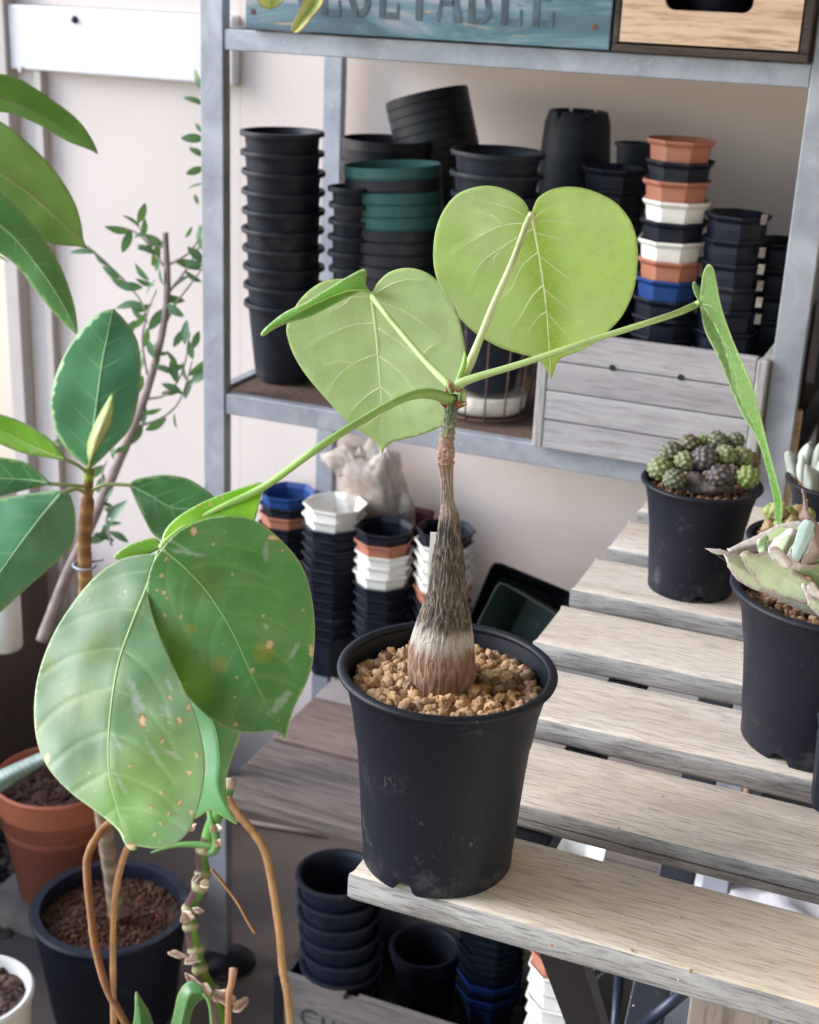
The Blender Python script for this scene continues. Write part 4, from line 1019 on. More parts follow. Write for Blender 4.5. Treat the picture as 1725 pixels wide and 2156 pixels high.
yE = [(205, 1370, 40, (0.20, 0.26, 0.05), 0.4), (230, 1330, 22, (0.24, 0.22, 0.08), 0.3), (100, 1405, 25, (0.22, 0.28, 0.05), 0.5), (260, 1700, 130, (0.18, 0.36, 0.06), 0.8), (350, 1620, 130, (0.20, 0.35, 0.09), 0.7), (170, 1480, 70, (0.16, 0.24, 0.07), 0.5)]
pE = spotted((0.125, 0.25, 0.125), (0.19, 0.32, 0.175), spE, 3, scE, yE)
vE = lat_veins(E_mid, E_ol, 7, 72, lambda t: 200-90*abs(t-0.35), 0.13, 0.08, 0.86, forks=False)
leafE, dE = sheet('leaf', E_ol, E_mid, 0.700, (-0.05, -0.12), LEAFT, plant, pE, 4.8, fold=0.015, curl=0.06, wav=0.0006, veins=vE, vr=0.00034, mr=0.0010, vcol=(0.26, 0.42, 0.18), seed=6, quilt=0.0002, vtint=(0.05, 0.06, 0.03))
F_ol = [(344, 1152), (375, 1120), (420, 1096), (470, 1086), (520, 1090), (560, 1110), (600, 1145), (635, 1190), (655, 1250), (663, 1320), (659, 1390), (645, 1440), (620, 1490), (608, 1530), (600, 1560), (590, 1546), (575, 1540), (530, 1543), (490, 1538), (440, 1510), (395, 1465), (360, 1410), (330, 1350), (314, 1280), (310, 1230), (320, 1190)]
F_mid = [(346, 1158), (390, 1195), (440, 1250), (490, 1330), (530, 1420), (565, 1490), (598, 1552)]
spF = [(408, 1118, 8, 10), (350, 1178, 4, 4), (341, 1212, 5, 4), (345, 1248, 5, 6), (352, 1260, 4, 3), (348, 1295, 4, 4), (380, 1298, 4, 4), (568, 1358, 9, 12), (530, 1413, 6, 7), (494, 1468, 4, 5), (655, 1368, 5, 17), (582, 1132, 22, 7), (594, 1158, 4, 5), (549, 1545, 7, 5), (497, 1525, 4, 4), (637, 1283, 3, 3), (553, 1297, 4, 3), (450, 1145, 4, 3), (526, 1210, 3, 3), (490, 1209, 3, 3), (330, 1244, 2.5, 3), (432, 1330, 2.5, 3), (498, 1428, 2.5, 3)]
yF = [(385, 1445, 75, (0.30, 0.62, 0.08), 0.55), (350, 1360, 60, (0.18, 0.40, 0.05), 0.6), (555, 1375, 28, (0.30, 0.30, 0.03), 0.7), (462, 1400, 25, (0.26, 0.28, 0.03), 0.6), (400, 1325, 16, (0.3, 0.28, 0.04), 0.6), (430, 1230, 60, (0.12, 0.19, 0.05), 0.5), (600, 1420, 80, (0.06, 0.20, 0.04), 0.5)]
scF = [(560, 1165, 7, 26, 90), (590, 1480, 12, 40, -50), (400, 1165, 5, 60, 10), (380, 1150, 4, 40, 30), (560, 1320, 5, 12, 45), (620, 1370, 5, 30, -60), (350, 1420, 4, 20, 50)]
pF = spotted((0.075, 0.23, 0.065), (0.11, 0.28, 0.085), spF, 8, scF, yF)
vF = lat_veins(F_mid, F_ol, 7, 62, lambda t: 190-90*t, 0.16, 0.06, 0.8, forks=False)
leafF, dF = sheet('leaf', F_ol, F_mid, 0.690, (0.02, -0.02), LEAFT, plant, pF, 4.8, fold=0.02, curl=0.05, wav=0.0006, veins=vF, vr=0.00032, mr=0.0009, vcol=(0.15, 0.31, 0.10), seed=7, quilt=0.0002, vtint=(0.03, 0.04, 0.01))
# bright upturned lobes behind F and E
G_ol = [(342, 1150), (345, 1122), (370, 1092), (420, 1061), (480, 1036), (530, 1020), (549, 1016), (554, 1030), (546, 1060), (536, 1096), (515, 1104), (470, 1100), (420, 1110), (375, 1132), (352, 1156)]
def pG(x, y, s, t, e):
    c = mixc((0.17, 0.42, 0.02), (0.24, 0.5, 0.03), 0.5+noise.noise(Vector((x*.01, y*.01, 4))))
    for (qx, qy, r_) in ((503, 1021+3, 4), (468, 1050, 3), (443, 1064, 4), (420, 1066, 3)):
        if math.hypot(x-qx, y-qy) < r_: c = (0.5, 0.32, 0.16)
    if e < 3: c = mixc((0.42, 0.6, 0.25), c, e/3)
    return c
leafG, dG = sheet('leaf_lobe', G_ol, [(345, 1148), (380, 1105), (440, 1075), (500, 1050), (545, 1030)], 0.702, (-0.02, -0.10), LEAFT, leafF, pG, 5, wav=0.001, veins=[[(380, 1110), (430, 1085), (480, 1078)], [(420, 1085), (470, 1075), (520, 1080)]], vr=0.0002, mr=0.0004, vcol=(0.3, 0.5, 0.06), seed=9)
sheet('leaf_lobe', [(240, 1172), (268, 1149), (300, 1137), (324, 1132), (338, 1143), (335, 1156), (300, 1172), (262, 1180)], [(336, 1150), (300, 1152), (250, 1168)], 0.708, (0, 0), LEAFT, leafE, pG, 5, wav=0.0006, mr=0.0003, seed=10)
H_ol = [(385, 1440), (420, 1470), (460, 1500), (505, 1530), (506, 1548), (490, 1592), (476, 1640), (480, 1692), (490, 1715), (499, 1736), (480, 1726), (455, 1711), (438, 1708), (405, 1722), (390, 1650), (395, 1550)]
def pH(x, y, s, t, e):
    c = mixc((0.14, 0.32, 0.17), (0.12, 0.34, 0.11), t)
    if e < 3: c = mixc((0.40, 0.5, 0.2), c, e/3)
    return c
sheet('leaf', H_ol, [(410, 1450), (452, 1530), (462, 1600), (458, 1650), (470, 1690), (495, 1732)], 0.735, (0, -0.05), LEAFT, plant, pH, 6, fold=0.15, wav=0.001, mr=0.0003, vcol=(0.2, 0.4, 0.15), veins=[[(455, 1530), (480, 1545), (495, 1550)]], vr=0.0002, seed=11)

# petioles
def petiole(pts, rad, c0, c1, name='petiole', parent=plant, n=14, mat=STEM):
    cp = catmull(pts, 10); L = len(cp); m = MB()
    P = [at(p[0], p[1], p[2]) for p in cp]
    rr = catmull([(r,) for r in rad], 10) if hasattr(rad, '__len__') else [(rad,)]*L
    k = [0.88*rr[int(i*(len(rr)-1)/(L-1))][0] for i in range(L)]
    m.tube(P, k, n)
    cols = []
    for i in range(L): cols += [mixc(c0, c1, i/(L-1))]*n
    m.c = cols
    return m.build(name, mat, parent, True, True)
DT = depth_of(at(950, 835, DTR))
_v = ray(950, 835); DT = PC.y/_v[1]
gl = (0.36, 0.50, 0.20); gd = (0.20, 0.36, 0.10); pale = (0.62, 0.66, 0.42)
petiole([(952, 842, DT), (940, 838, DT-0.004), (900, 828, DT-0.012), (850, 838, DT-0.024), (770, 880, DT-0.04), (660, 950, DT-0.055), (560, 1022, 0.706), (470, 1068, 0.708), (400, 1105, 0.707), (350, 1145, 0.698), (340, 1156, 0.697)], [0.0026, 0.0034, 0.0032, 0.0026, 0.0023, 0.0022, 0.0022, 0.0022, 0.0022, 0.0026, 0.0022], gd, (0.30, 0.48, 0.12))
petiole([(955, 822, DT), (940, 805, DT), (900, 765, DT+0.015), (840, 695, DT+0.035), (800, 645, DT+0.05), (781, 620, 0.852)], [0.0030, 0.0026, 0.0021, 0.0019, 0.0019, 0.0022], gl, (0.32, 0.46, 0.14))
petiole([(958, 822, DT), (968, 808, DT), (1000, 795, DT-0.002), (1100, 765, DT-0.006), (1250, 715, DT-0.008), (1400, 668, DT), (1452, 648, 0.796), (1474, 636, 0.799)], [0.0028, 0.0031, 0.0024, 0.0020, 0.0019, 0.0019, 0.0023, 0.0020], gl, (0.36, 0.50, 0.20))
petiole([(958, 818, DT+0.002), (985, 775, DT+0.004), (1010, 715, DT+0.002), (1040, 640, DT-0.002), (1080, 550, DT-0.004), (1108, 475, 0.790), (1120, 450, 0.796)], [0.0022, 0.0029, 0.0023, 0.0020, 0.0019, 0.0021, 0.0022], (0.42, 0.52, 0.22), (0.52, 0.56, 0.34))
petiole([(958, 822, DT), (966, 795, DT), (975, 775, DT-0.001), (979, 755, DT-0.001), (978, 738, DT)], [0.0012, 0.0013, 0.0018, 0.0014, 0.0002], gd, (0.25, 0.45, 0.06), 'bud')
petiole([(973, 815, DT), (976, 830, DT), (972, 848, DT+0.001), (966, 860, DT+0.001)], [0.0006, 0.0018, 0.0015, 0.0006], gl, gd, 'bud')
for (bx_, by_, tx_, ty_) in ((954, 826, 948, 800), (944, 834, 938, 812), (946, 848, 930, 838), (958, 848, 984, 846), (962, 858, 985, 850), (950, 815, 944, 806), (964, 822, 977, 818), (940, 856, 925, 846)):
    m = MB(); d = DT-0.0035
    m.tube([at(bx_, by_, d), at((bx_*.5+tx_*.5), (by_*.5+ty_*.5)+1, d-0.001), at(tx_, ty_, d-0.001)], [0.0011, 0.0007, 0.0001], 8, (0.22, 0.06, 0.03)); m.build('thorn', STEM, plant, True, True)
# plant label behind the trunk
c = at(912, 1135, DTR+0.028)
m = MB(); c = ony(912, 1121, PC.y+0.02); m.box((-0.0015, 0, -0.055), (0.010, 0.0007, 0.0), Matrix.Translation(c) @ Matrix.Rotation(R(14), 4, 'Z') @ Matrix.Rotation(R(-2), 4, 'X'))
q = m.build('plant_label', TAGW); tag(q, 'white plastic plant label stuck in granules behind the trunk', 'label')

# ------------------------------------------------------------------ right hand pots on the table
def pot_on_table(base_px, rim_px_w, rim_c, label, mat=POTM, Hset=None, notch=(20,), n=96, prof=None, rimw=0.002):
    b = onz(base_px[0], base_px[1], ZT)
    P = _w(ray(*rim_c)*(b.y/ray(*rim_c)[1]))
    H = Hset or (P.z-ZT); r = rim_px_w/2*depth_of(P)/FOC
    big_pot('plant_pot', Vector((b.x, b.y, ZT)), r, H, label, mat, tuple(toward(b, a) for a in notch), prof, n, rimw)
    return b, r, H
bC, rC, HC = pot_on_table((1452, 1236), 251, (1475, 1012), 'slim black pot of clustered cactus towards the far table end', notch=(15, 135, 255))
SM = [(0.30, 0.17, 0.10), (0.24, 0.15, 0.10), (0.36, 0.22, 0.13), (0.42, 0.28, 0.17), (0.17, 0.12, 0.09)]
m = MB(); m.lathe([(0, 0), (rC*0.9, 0)], 48, (bC.x, bC.y, ZT+HC-0.010)); tag(m.build('soil', SOIL), 'dark soil under the cactus cluster', 'soil', kind='stuff')
gravel('gravel', 'reddish brown granules around the clustered cactus', (bC.x, bC.y, ZT+HC-0.007), rC*0.86, 480, (0.0018, 0.0032), SM, layers=1.5)
cact = empty('cactus_cluster', (bC.x, bC.y, ZT+HC-0.007), 'cluster of knobbly grey green cactus heads in slim black pot', 'cactus')
cd = depth_of((bC.x, bC.y, ZT+HC))
def head(cx_, cy_, r_, col, off, bumps=42, tip=(0.35, 0.20, 0.15)):
    x, y = 1345.5+cx_*.2199, 861+cy_*.2199; c = at(x, y, cd+off); rad = r_*.2199*cd/FOC*1.12
    bm = bmesh.new(); bmesh.ops.create_icosphere(bm, subdivisions=4, radius=1.0)
    B = []; ga = math.pi*(3-math.sqrt(5))
    for i in range(bumps):
        z = 1-2*(i+.5)/bumps; rr = math.sqrt(1-z*z); B.append((rr*math.cos(ga*i), rr*math.sin(ga*i), z))
    B = np.array(B); V = []; C = []
    rot = np.array(Matrix.Rotation(random.random()*6, 3, Vector((random.random(), random.random(), 1)).normalized())); B = B @ rot.T
    for v in bm.verts:
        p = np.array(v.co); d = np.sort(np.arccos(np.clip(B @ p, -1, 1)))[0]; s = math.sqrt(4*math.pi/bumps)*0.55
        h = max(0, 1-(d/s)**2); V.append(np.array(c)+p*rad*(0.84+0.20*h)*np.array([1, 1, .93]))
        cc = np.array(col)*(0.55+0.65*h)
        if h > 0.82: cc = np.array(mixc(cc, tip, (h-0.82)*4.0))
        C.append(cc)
    F = [[v.index for v in f.verts] for f in bm.faces]; bm.free()
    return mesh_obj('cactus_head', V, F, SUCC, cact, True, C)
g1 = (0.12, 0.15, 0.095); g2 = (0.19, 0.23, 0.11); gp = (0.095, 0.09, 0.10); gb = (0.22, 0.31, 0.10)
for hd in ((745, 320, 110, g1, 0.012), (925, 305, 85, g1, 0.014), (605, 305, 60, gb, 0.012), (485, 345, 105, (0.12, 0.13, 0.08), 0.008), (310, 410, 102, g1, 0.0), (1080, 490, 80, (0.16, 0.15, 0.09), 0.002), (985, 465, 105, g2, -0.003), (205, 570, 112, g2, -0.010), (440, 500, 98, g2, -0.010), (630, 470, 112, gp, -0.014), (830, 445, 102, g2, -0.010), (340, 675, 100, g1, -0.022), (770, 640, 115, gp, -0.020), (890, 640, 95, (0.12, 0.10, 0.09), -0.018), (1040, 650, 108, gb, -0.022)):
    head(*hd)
for (x_, y_, rx, rz) in ((535, 690, 0.011, 0.008), (640, 740, 0.016, 0.006), (770, 720, 0.013, 0.006)):
    c = at(1345.5+x_*.2199, 861+y_*.2199, cd-0.012); blob('woody_base', c, (rx, rx*.8, rz), flat_mat('grey corky base', (0.12, 0.10, 0.095), 0.8, 0.3, 150, 0.6), cact, 0.25, 2.5, 4, x_)

# agave pot, close on the right
bA, rA, HA = pot_on_table((1712, 1555), 432, (1738, 1238), 'wide black pot of agave at the right edge, near the camera', notch=(-24, 96, 216), rimw=0.0026)
zA = ZT+HA-0.012
m = MB(); m.lathe([(0, 0), (rA*0.9, 0)], 48, (bA.x, bA.y, zA-0.004)); tag(m.build('soil', SOIL), 'dark soil under the agave granules', 'soil', kind='stuff')
gravel('gravel', 'coarse brown granules under the agave', (bA.x, bA.y, zA), rA*0.86, 560, (0.0026, 0.0046), SM+[(0.48, 0.33, 0.2)])
agave = empty('agave', (bA.x, bA.y, zA), 'pale green agave with white horned leaf margins', 'agave')
dG0 = depth_of((bA.x, bA.y, ZT+HA))
def pAg(base, edge=(0.62, 0.55, 0.52), edge2=(0.30, 0.20, 0.15), w=7, seed=0, tipwhite=None):
    edge = tuple(0.75*q+0.25*r_ for q, r_ in zip(edge, (0.80, 0.76, 0.72))); base = tuple(0.8*q+0.2*r_ for q, r_ in zip(base, (0.5, 0.56, 0.44)))
    def f(x, y, s, t, e):
        c = mixc(base, tuple(v*1.25 for v in base), 0.5+fbm(x*.02+seed, y*.02, 1))
        ww = w*(1.0+1.3*noise.noise(Vector((x*.05, y*.05, seed+w))))
        if e < ww: c = mixc(edge, tuple(q*0.78 for q in edge), 0.5+1.2*noise.noise(Vector((x*.13, y*.13, 2))))
        elif e < ww+2.5: c = mixc(mixc(edge, edge2, 0.75), c, (e-ww)/2.5)
        if tipwhite and x < tipwhite: c = mixc((0.75, 0.68, 0.68), c, (x-tipwhite+25)/25)
        return c
    return f
def jag(ol, amp=2.2):
    P = catmull(ol, 4, True); n = len(P); out = []
    cx_ = sum(p[0] for p in P)/n; cy_ = sum(p[1] for p in P)/n
    for i, p in enumerate(P):
        d = P[(i+1) % n]-P[i-1]; L = math.hypot(*d) or 1; nx_, ny_ = d[1]/L, -d[0]/L
        if (p[0]-cx_)*nx_+(p[1]-cy_)*ny_ < 0: nx_, ny_ = -nx_, -ny_
        a = amp*(0.6*noise.noise(Vector((p[0]*.07, p[1]*.07, 1)))+(1.1 if i % 5 == 0 else -0.2)*random.uniform(.5, 1.3))
        out.append((p[0]+nx_*a, p[1]+ny_*a))
    return out
def ag(ol, mid, off, base, gxy=(0, 0), fold=0.25, w=5, **kw):
    thick = kw.pop('thick', 0.0012); ja = kw.pop('ja', 1.5); ol = jag(ol, ja)
    return sheet('leaf', ol, mid, dG0+off, gxy, SUCC, agave, pAg(base, w=w, **kw), 4, fold=fold, wav=0.0012, thick=thick, mr=0.0002, vcol=base, vmat=SUCC, k=2)
pg = (0.36, 0.42, 0.24)
ag([(1640, 1106), (1610, 1120), (1580, 1134), (1548, 1150), (1532, 1158), (1560, 1170), (1600, 1160), (1650, 1150), (1690, 1150), (1690, 1100)], [(1690, 1130), (1620, 1140), (1540, 1158)], 0.010, (0.36, 0.46, 0.22), w=9, edge=(0.55, 0.47, 0.46))
ag([(1486, 1155), (1510, 1157), (1527, 1160), (1545, 1167), (1570, 1175), (1600, 1200), (1640, 1240), (1700, 1262), (1760, 1285), (1760, 1310), (1700, 1290), (1655, 1270), (1615, 1250), (1578, 1236), (1548, 1214), (1534, 1192), (1526, 1171), (1505, 1164)], [(1750, 1295), (1650, 1250), (1560, 1200), (1490, 1156)], -0.030, (0.46, 0.50, 0.34), w=4, edge=(0.60, 0.52, 0.50), tipwhite=1535)
ag([(1560, 1168), (1572, 1160), (1590, 1166), (1620, 1160), (1650, 1165), (1672, 1180), (1676, 1205), (1690, 1212), (1712, 1232), (1725, 1260), (1760, 1290), (1700, 1270), (1650, 1258), (1610, 1240), (1585, 1215), (1570, 1190)], [(1740, 1275), (1650, 1215), (1570, 1170)], -0.038, (0.50, 0.57, 0.36), (0.0, 0.0), 0.15, 5, edge=(0.45, 0.34, 0.30))
ag([(1595, 1140), (1615, 1128), (1618, 1160), (1612, 1170), (1600, 1166)], [(1608, 1170), (1610, 1150), (1600, 1142)], -0.018, (0.25, 0.42, 0.16), w=1)
ag([(1616, 1140), (1624, 1160), (1650, 1182), (1660, 1165), (1670, 1150), (1672, 1175), (1690, 1190), (1680, 1202), (1650, 1190), (1625, 1172)], [(1685, 1195), (1650, 1180), (1618, 1145)], -0.036, (0.62, 0.56, 0.55), w=1, edge2=(0.3, 0.2, 0.18))
ag([(1700, 1095), (1713, 1100), (1712, 1125), (1700, 1150), (1680, 1183), (1670, 1178), (1668, 1160), (1678, 1125), (1688, 1100)], [(1674, 1180), (1690, 1140), (1705, 1098)], -0.034, (0.42, 0.60, 0.60), w=1.0, edge=(0.3, 0.45, 0.43), edge2=(0.42, 0.60, 0.60), fold=0.1)
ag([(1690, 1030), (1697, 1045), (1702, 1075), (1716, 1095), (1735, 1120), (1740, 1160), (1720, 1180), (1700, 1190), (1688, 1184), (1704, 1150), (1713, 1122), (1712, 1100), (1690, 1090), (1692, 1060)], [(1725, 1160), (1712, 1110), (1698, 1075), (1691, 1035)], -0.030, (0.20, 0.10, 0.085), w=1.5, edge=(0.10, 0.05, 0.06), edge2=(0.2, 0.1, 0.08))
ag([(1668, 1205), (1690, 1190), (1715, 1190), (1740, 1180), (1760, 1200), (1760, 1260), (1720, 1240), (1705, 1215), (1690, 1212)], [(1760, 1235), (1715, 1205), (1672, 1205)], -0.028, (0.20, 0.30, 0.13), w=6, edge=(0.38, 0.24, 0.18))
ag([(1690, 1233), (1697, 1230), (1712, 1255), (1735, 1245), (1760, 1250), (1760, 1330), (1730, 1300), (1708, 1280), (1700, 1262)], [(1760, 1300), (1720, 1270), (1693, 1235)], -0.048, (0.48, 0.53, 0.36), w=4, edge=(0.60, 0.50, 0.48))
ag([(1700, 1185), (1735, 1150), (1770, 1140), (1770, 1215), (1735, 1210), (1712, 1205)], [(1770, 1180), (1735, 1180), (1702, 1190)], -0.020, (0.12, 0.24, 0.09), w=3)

ag([(1612, 1168), (1628, 1140), (1650, 1122), (1668, 1112), (1690, 1128), (1684, 1150), (1660, 1178), (1635, 1182)], [(1640, 1178), (1655, 1150), (1672, 1116)], -0.006, (0.30, 0.36, 0.20), w=9, edge=(0.62, 0.52, 0.50))
ag([(1688, 1165), (1700, 1130), (1730, 1095), (1768, 1060), (1790, 1080), (1770, 1140), (1735, 1180)], [(1705, 1170), (1740, 1120), (1775, 1070)], -0.004, (0.33, 0.42, 0.22), w=7, edge=(0.55, 0.46, 0.44))
ag([(1628, 1176), (1618, 1158), (1632, 1150), (1652, 1166), (1668, 1186), (1655, 1196)], [(1660, 1190), (1642, 1172), (1622, 1158)], -0.042, (0.60, 0.52, 0.50), w=2, edge=(0.72, 0.64, 0.62))
ag([(1700, 1236), (1712, 1226), (1728, 1244), (1765, 1258), (1765, 1275), (1725, 1262), (1706, 1252)], [(1760, 1268), (1725, 1250), (1702, 1237)], -0.056, (0.68, 0.62, 0.62), w=1, edge=(0.5, 0.4, 0.38))
# small pot with a green and brown clump behind the agave
bS, rS, HS = pot_on_table((1668, 1330), 240, (1668, 1128), 'small black pot of knotty green clump hidden behind the agave')
m = MB(); m.lathe([(0, 0), (rS*0.9, 0)], 40, (bS.x, bS.y, ZT+HS-0.004)); tag(m.build('soil', SOIL), 'soil of the small hidden pot behind the agave', 'soil', kind='stuff')
gravel('gravel', 'brown granules in the small pot behind the agave', (bS.x, bS.y, ZT+HS-0.003), rS*0.88, 200, (0.0018, 0.003), SM)
cl2 = empty('knotty_succulent', (bS.x, bS.y, ZT+HS), 'knotty green and brown succulent clump behind the agave', 'succulent')
for i in range(26):
    px = 1606+random.random()*120; py = 1072+random.random()*40+(abs(px-1665)*0.1)
    _d = depth_of((bS.x, bS.y, ZT+HS+0.01))+random.uniform(-0.012, 0.012)
    c = at(px, py, _d); col = random.choice(((0.26, 0.30, 0.10), (0.30, 0.24, 0.12), (0.20, 0.26, 0.08), (0.28, 0.18, 0.10)))
    bm = bmesh.new(); bmesh.ops.create_icosphere(bm, subdivisions=3, radius=1.0); V = []; C = []
    for v in bm.verts:
        p = v.co; k = 1+0.35*noise.noise(p*2.6+Vector((i, 0, 0)))+0.14*noise.noise(p*7+Vector((i, 0, 0)))*1.6; V.append(c+Vector((p.x, p.y, p.z))*0.0054*k*(0.8+0.5*((i*7) % 5)/5)); C.append(tuple(q*(0.6+0.5*k) for q in col))
    F = [[v.index for v in f.verts] for f in bm.faces]; bm.free(); mesh_obj('knob', V, F, SUCC, cl2, True, C)

# pale rosette in a dark pot at the far right
bR, rR, HR = pot_on_table((1750, 1185), 235, (1757, 1010), 'black pot of pale succulent, farthest on the right of the table')
gravel('gravel', 'orange brown granules around the pale succulent', (bR.x, bR.y, ZT+HR-0.006), rR*0.9, 330, (0.0022, 0.0038), [(0.48, 0.23, 0.10), (0.40, 0.2, 0.1), (0.55, 0.30, 0.15)])
m = MB(); m.lathe([(0, 0), (rR*0.9, 0)], 40, (bR.x, bR.y, ZT+HR-0.010)); tag(m.build('soil', SOIL), 'soil under the pale succulent', 'soil', kind='stuff')
ros = empty('pale_succulent', (bR.x, bR.y, ZT+HR), 'pale grey green pointed succulent rosette at the right edge', 'succulent')
dR0 = depth_of((bR.x, bR.y, ZT+HR))
def cc_(x, y): return (1345.5+x*.2199, 861+y*.2199)
def pR(x, y, s, t, e):
    c = mixc((0.30, 0.36, 0.32), (0.40, 0.46, 0.42), 0.5+fbm(x*.03, y*.03, 1))
    if e < 1.2: c = (0.45, 0.45, 0.40)
    return c
for ol, off in (([(1405, 440), (1440, 405), (1500, 440), (1535, 500), (1545, 700), (1500, 720), (1440, 620)], 0.012), ([(1650, 318), (1590, 360), (1540, 430), (1535, 500), (1560, 640), (1620, 640), (1640, 520), (1655, 400), (1632, 340)], 0.004),
                ([(1740, 320), (1690, 400), (1655, 480), (1650, 580), (1700, 600), (1800, 560), (1800, 330)], 0.0), ([(1575, 440), (1530, 520), (1520, 620), (1560, 720), (1610, 700), (1590, 560)], -0.006), ([(1600, 540), (1590, 640), (1590, 760), (1640, 850), (1720, 840), (1760, 720), (1700, 600), (1640, 560)], -0.016), ([(1800, 460), (1700, 560), (1690, 660), (1720, 840), (1800, 860)], -0.012)):
    o2 = [cc_(*p) for p in ol]; cx_ = sum(p[0] for p in o2)/len(o2); ymax = max(o2, key=lambda p: p[1]); ymin = min(o2, key=lambda p: p[1])
    sheet('leaf', o2, [ymax, (cx_, (ymax[1]+ymin[1])/2), ymin], dR0+off, (0, 0), SUCC, ros, pR, 4, fold=0.5, thick=0.003, wav=0.0003, mr=0.0002, vcol=(0.35, 0.4, 0.35), vmat=SUCC)

# octagonal pot cut by the right frame edge
bO = onz(1778, 1700, ZT); s_ = depth_of((bO.x, bO.y, ZT+0.07))/FOC
Po = _w(ray(1786, 1520)*(bO.y/ray(1786, 1520)[1]))
o = put_pot('octa', 88*depth_of(Po)/FOC, 74*depth_of(Po)/FOC, Po.z-ZT, B_, (bO.x, bO.y, ZT), (0, 0, R(12))); tag(o, 'black octagonal pot cut off by the right edge of the photo', 'plant pot')
gravel('gravel', 'brown granules in the octagonal pot at the right', (bO.x, bO.y, Po.z-0.008), 70*depth_of(Po)/FOC, 160, (0.002, 0.003), SM)

# ------------------------------------------------------------------ under the table
zc = 0.155
f0 = onz(583, 2052, zc); 
ux0, uy0 = f0.x, f0.y; ux1 = ux0+0.62; uy1 = uy0+0.26
ub = empty('printed_wine_box', (ux0, uy0, 0), 'grey printed wine box on the floor full of nested pots', 'box')
for nm, a, b in (('front_board', (ux0, uy0, 0.002), (ux1, uy0+0.012, zc)), ('back_board', (ux0, uy1-0.012, 0.002), (ux1, uy1, zc)), ('side_board', (ux0, uy0+0.0125, 0.002), (ux0+0.012, uy1-0.0125, zc-0.001)), ('side_board', (ux1-0.012, uy0+0.0125, 0.002), (ux1, uy1-0.0125, zc-0.001)), ('bottom_board', (ux0+0.0125, uy0+0.0125, 0.003), (ux1-0.0125, uy1-0.0125, 0.011))):
    m = MB()
    if nm == 'front_board':
        nx_ = onz(735, 2110, zc).x
        m.box(a, (nx_-0.012, b[1], zc)); m.box((nx_+0.006, a[1], a[2]), b); m.box((nx_-0.012, a[1], a[2]), (nx_+0.006, b[1], zc-0.006))
    else: m.box(a, b)
    m.build(nm, BOXGREY if nm != 'side_board' else DARKWOOD, ub)
m = MB(); m.box((ux0-0.003, uy0-0.004, 0.002), (ux0+0.010, uy0-0.0005, zc+0.002)); bevel(m.build('metal_corner', DKSTEEL, ub), 0.001)
def text(body, size, loc, mat, parent, wx=1.0):
    cu = bpy.data.curves.new('lettering', 'FONT'); cu.body = body; cu.size = size; cu.extrude = 0.0003; cu.space_character = 1.0
    t = bpy.data.objects.new('lettering', cu); COL.objects.link(t); bpy.context.view_layer.update()
    me = bpy.data.meshes.new_from_object(t.evaluated_get(bpy.context.evaluated_depsgraph_get())); bpy.data.objects.remove(t)
    me.materials.clear(); me.materials.append(mat); me.transform(Matrix.Translation(loc) @ Matrix.Rotation(R(90), 4, 'X'))
    t = bpy.data.objects.new('lettering', me); return link(t, parent)
tc_ = ony(630, 2128, uy0)
text('C', 0.040, (tc_.x, uy0-0.0008, tc_.z-0.020), INK, ub)
text('HATEAU', 0.032, (tc_.x+0.030, uy0-0.0008, tc_.z-0.020), INK, ub)
def stack_sz(kind, top, width_px, dia, H, mats, support, desc, shape, taper=0.7, turn=0, lean=(0, 0)):
    d = dia*FOC/width_px; P = at(top[0], top[1], d)
    return stack(kind, top, P.y, width_px, H, mats, support, desc, shape, taper, lean, turn, radius=dia/2)
stack_sz('rim', (713, 1838), 178, 0.108, 0.095, [B_]*8, 0.012, 'tall stack in the floor box', 'round', 0.72, lean=(0.012, -0.004))
stack_sz('rim', (896, 1992), 150, 0.098, 0.09, [B_]*6, 0.012, 'shorter stack in the floor box', 'round', 0.72, lean=(0.005, 0))
stack_sz('octa', (1040, 1935), 143, 0.090, 0.075, [B_]*7+[U_, B_, U_, B_], 0.012, 'dark stack in the floor box', 'octagonal', 0.7, turn=R(5))
stack_sz('octa', (1205, 1788), 150, 0.080, 0.072, [W_, T_, W_, W_, T_, T_, T_]+[W_]*11, 0.012, 'white and terracotta stack below the table', 'octagonal', 0.7, turn=R(5), lean=(0.004, 0.0))
# things seen between the slats
m = MB(); m.tube([onz(1385, 2156, 0.55), onz(1385, 2156, 0.55)+Vector((0.10, 0.10, 0.12))], 0.006, 12)
m = MB(); p0 = at(1140+0, 2156, 1.15)
def rod(name, pa, pb, r_, mat, lab, cat):
    m = MB(); m.tube([pa, pb], r_, 16); q = m.build(name, mat, None, True); tag(q, lab, cat); return q
rod('steel_tube', at(1290, 2230, 1.22), at(1305, 2050, 1.26), 0.0045, BLUSTEEL, 'upright dark blue tube under the table', 'tube')
rod('steel_tube', at(1320, 2190, 1.20), at(1440, 2090, 1.15), 0.005, BLUSTEEL, 'slanting dark blue tube under the table', 'tube')
m = MB(); m.lathe([(0, 0), (0.075, 0), (0.095, 0.20), (0.097, 0.20), (0.097, 0.205), (0.092, 0.205), (0.073, 0.01), (0, 0.01)], 40, (onz(1400, 2140, 0.2).x, onz(1400, 2140, 0.2).y, 0.002))
tag(m.build('plant_pot', flat_mat('dusty dark pot', (0.05, 0.045, 0.04), 0.7, 0.2, 20), None, True), 'dusty dark brown pot on the floor under the table', 'plant pot')
pw = at(1535, 2120, 1.0)
m = MB(); m.box((pw.x-0.026, pw.y-0.01, 0.002), (pw.x+0.03, pw.y+0.01, pw.z+0.012)); q = m.build('wooden_plank', POSTWOOD); bevel(q, 0.002); tag(q, 'upright grained plank under the near table edge', 'plank')
cw_ = onz(1600, 1905, 0.33)
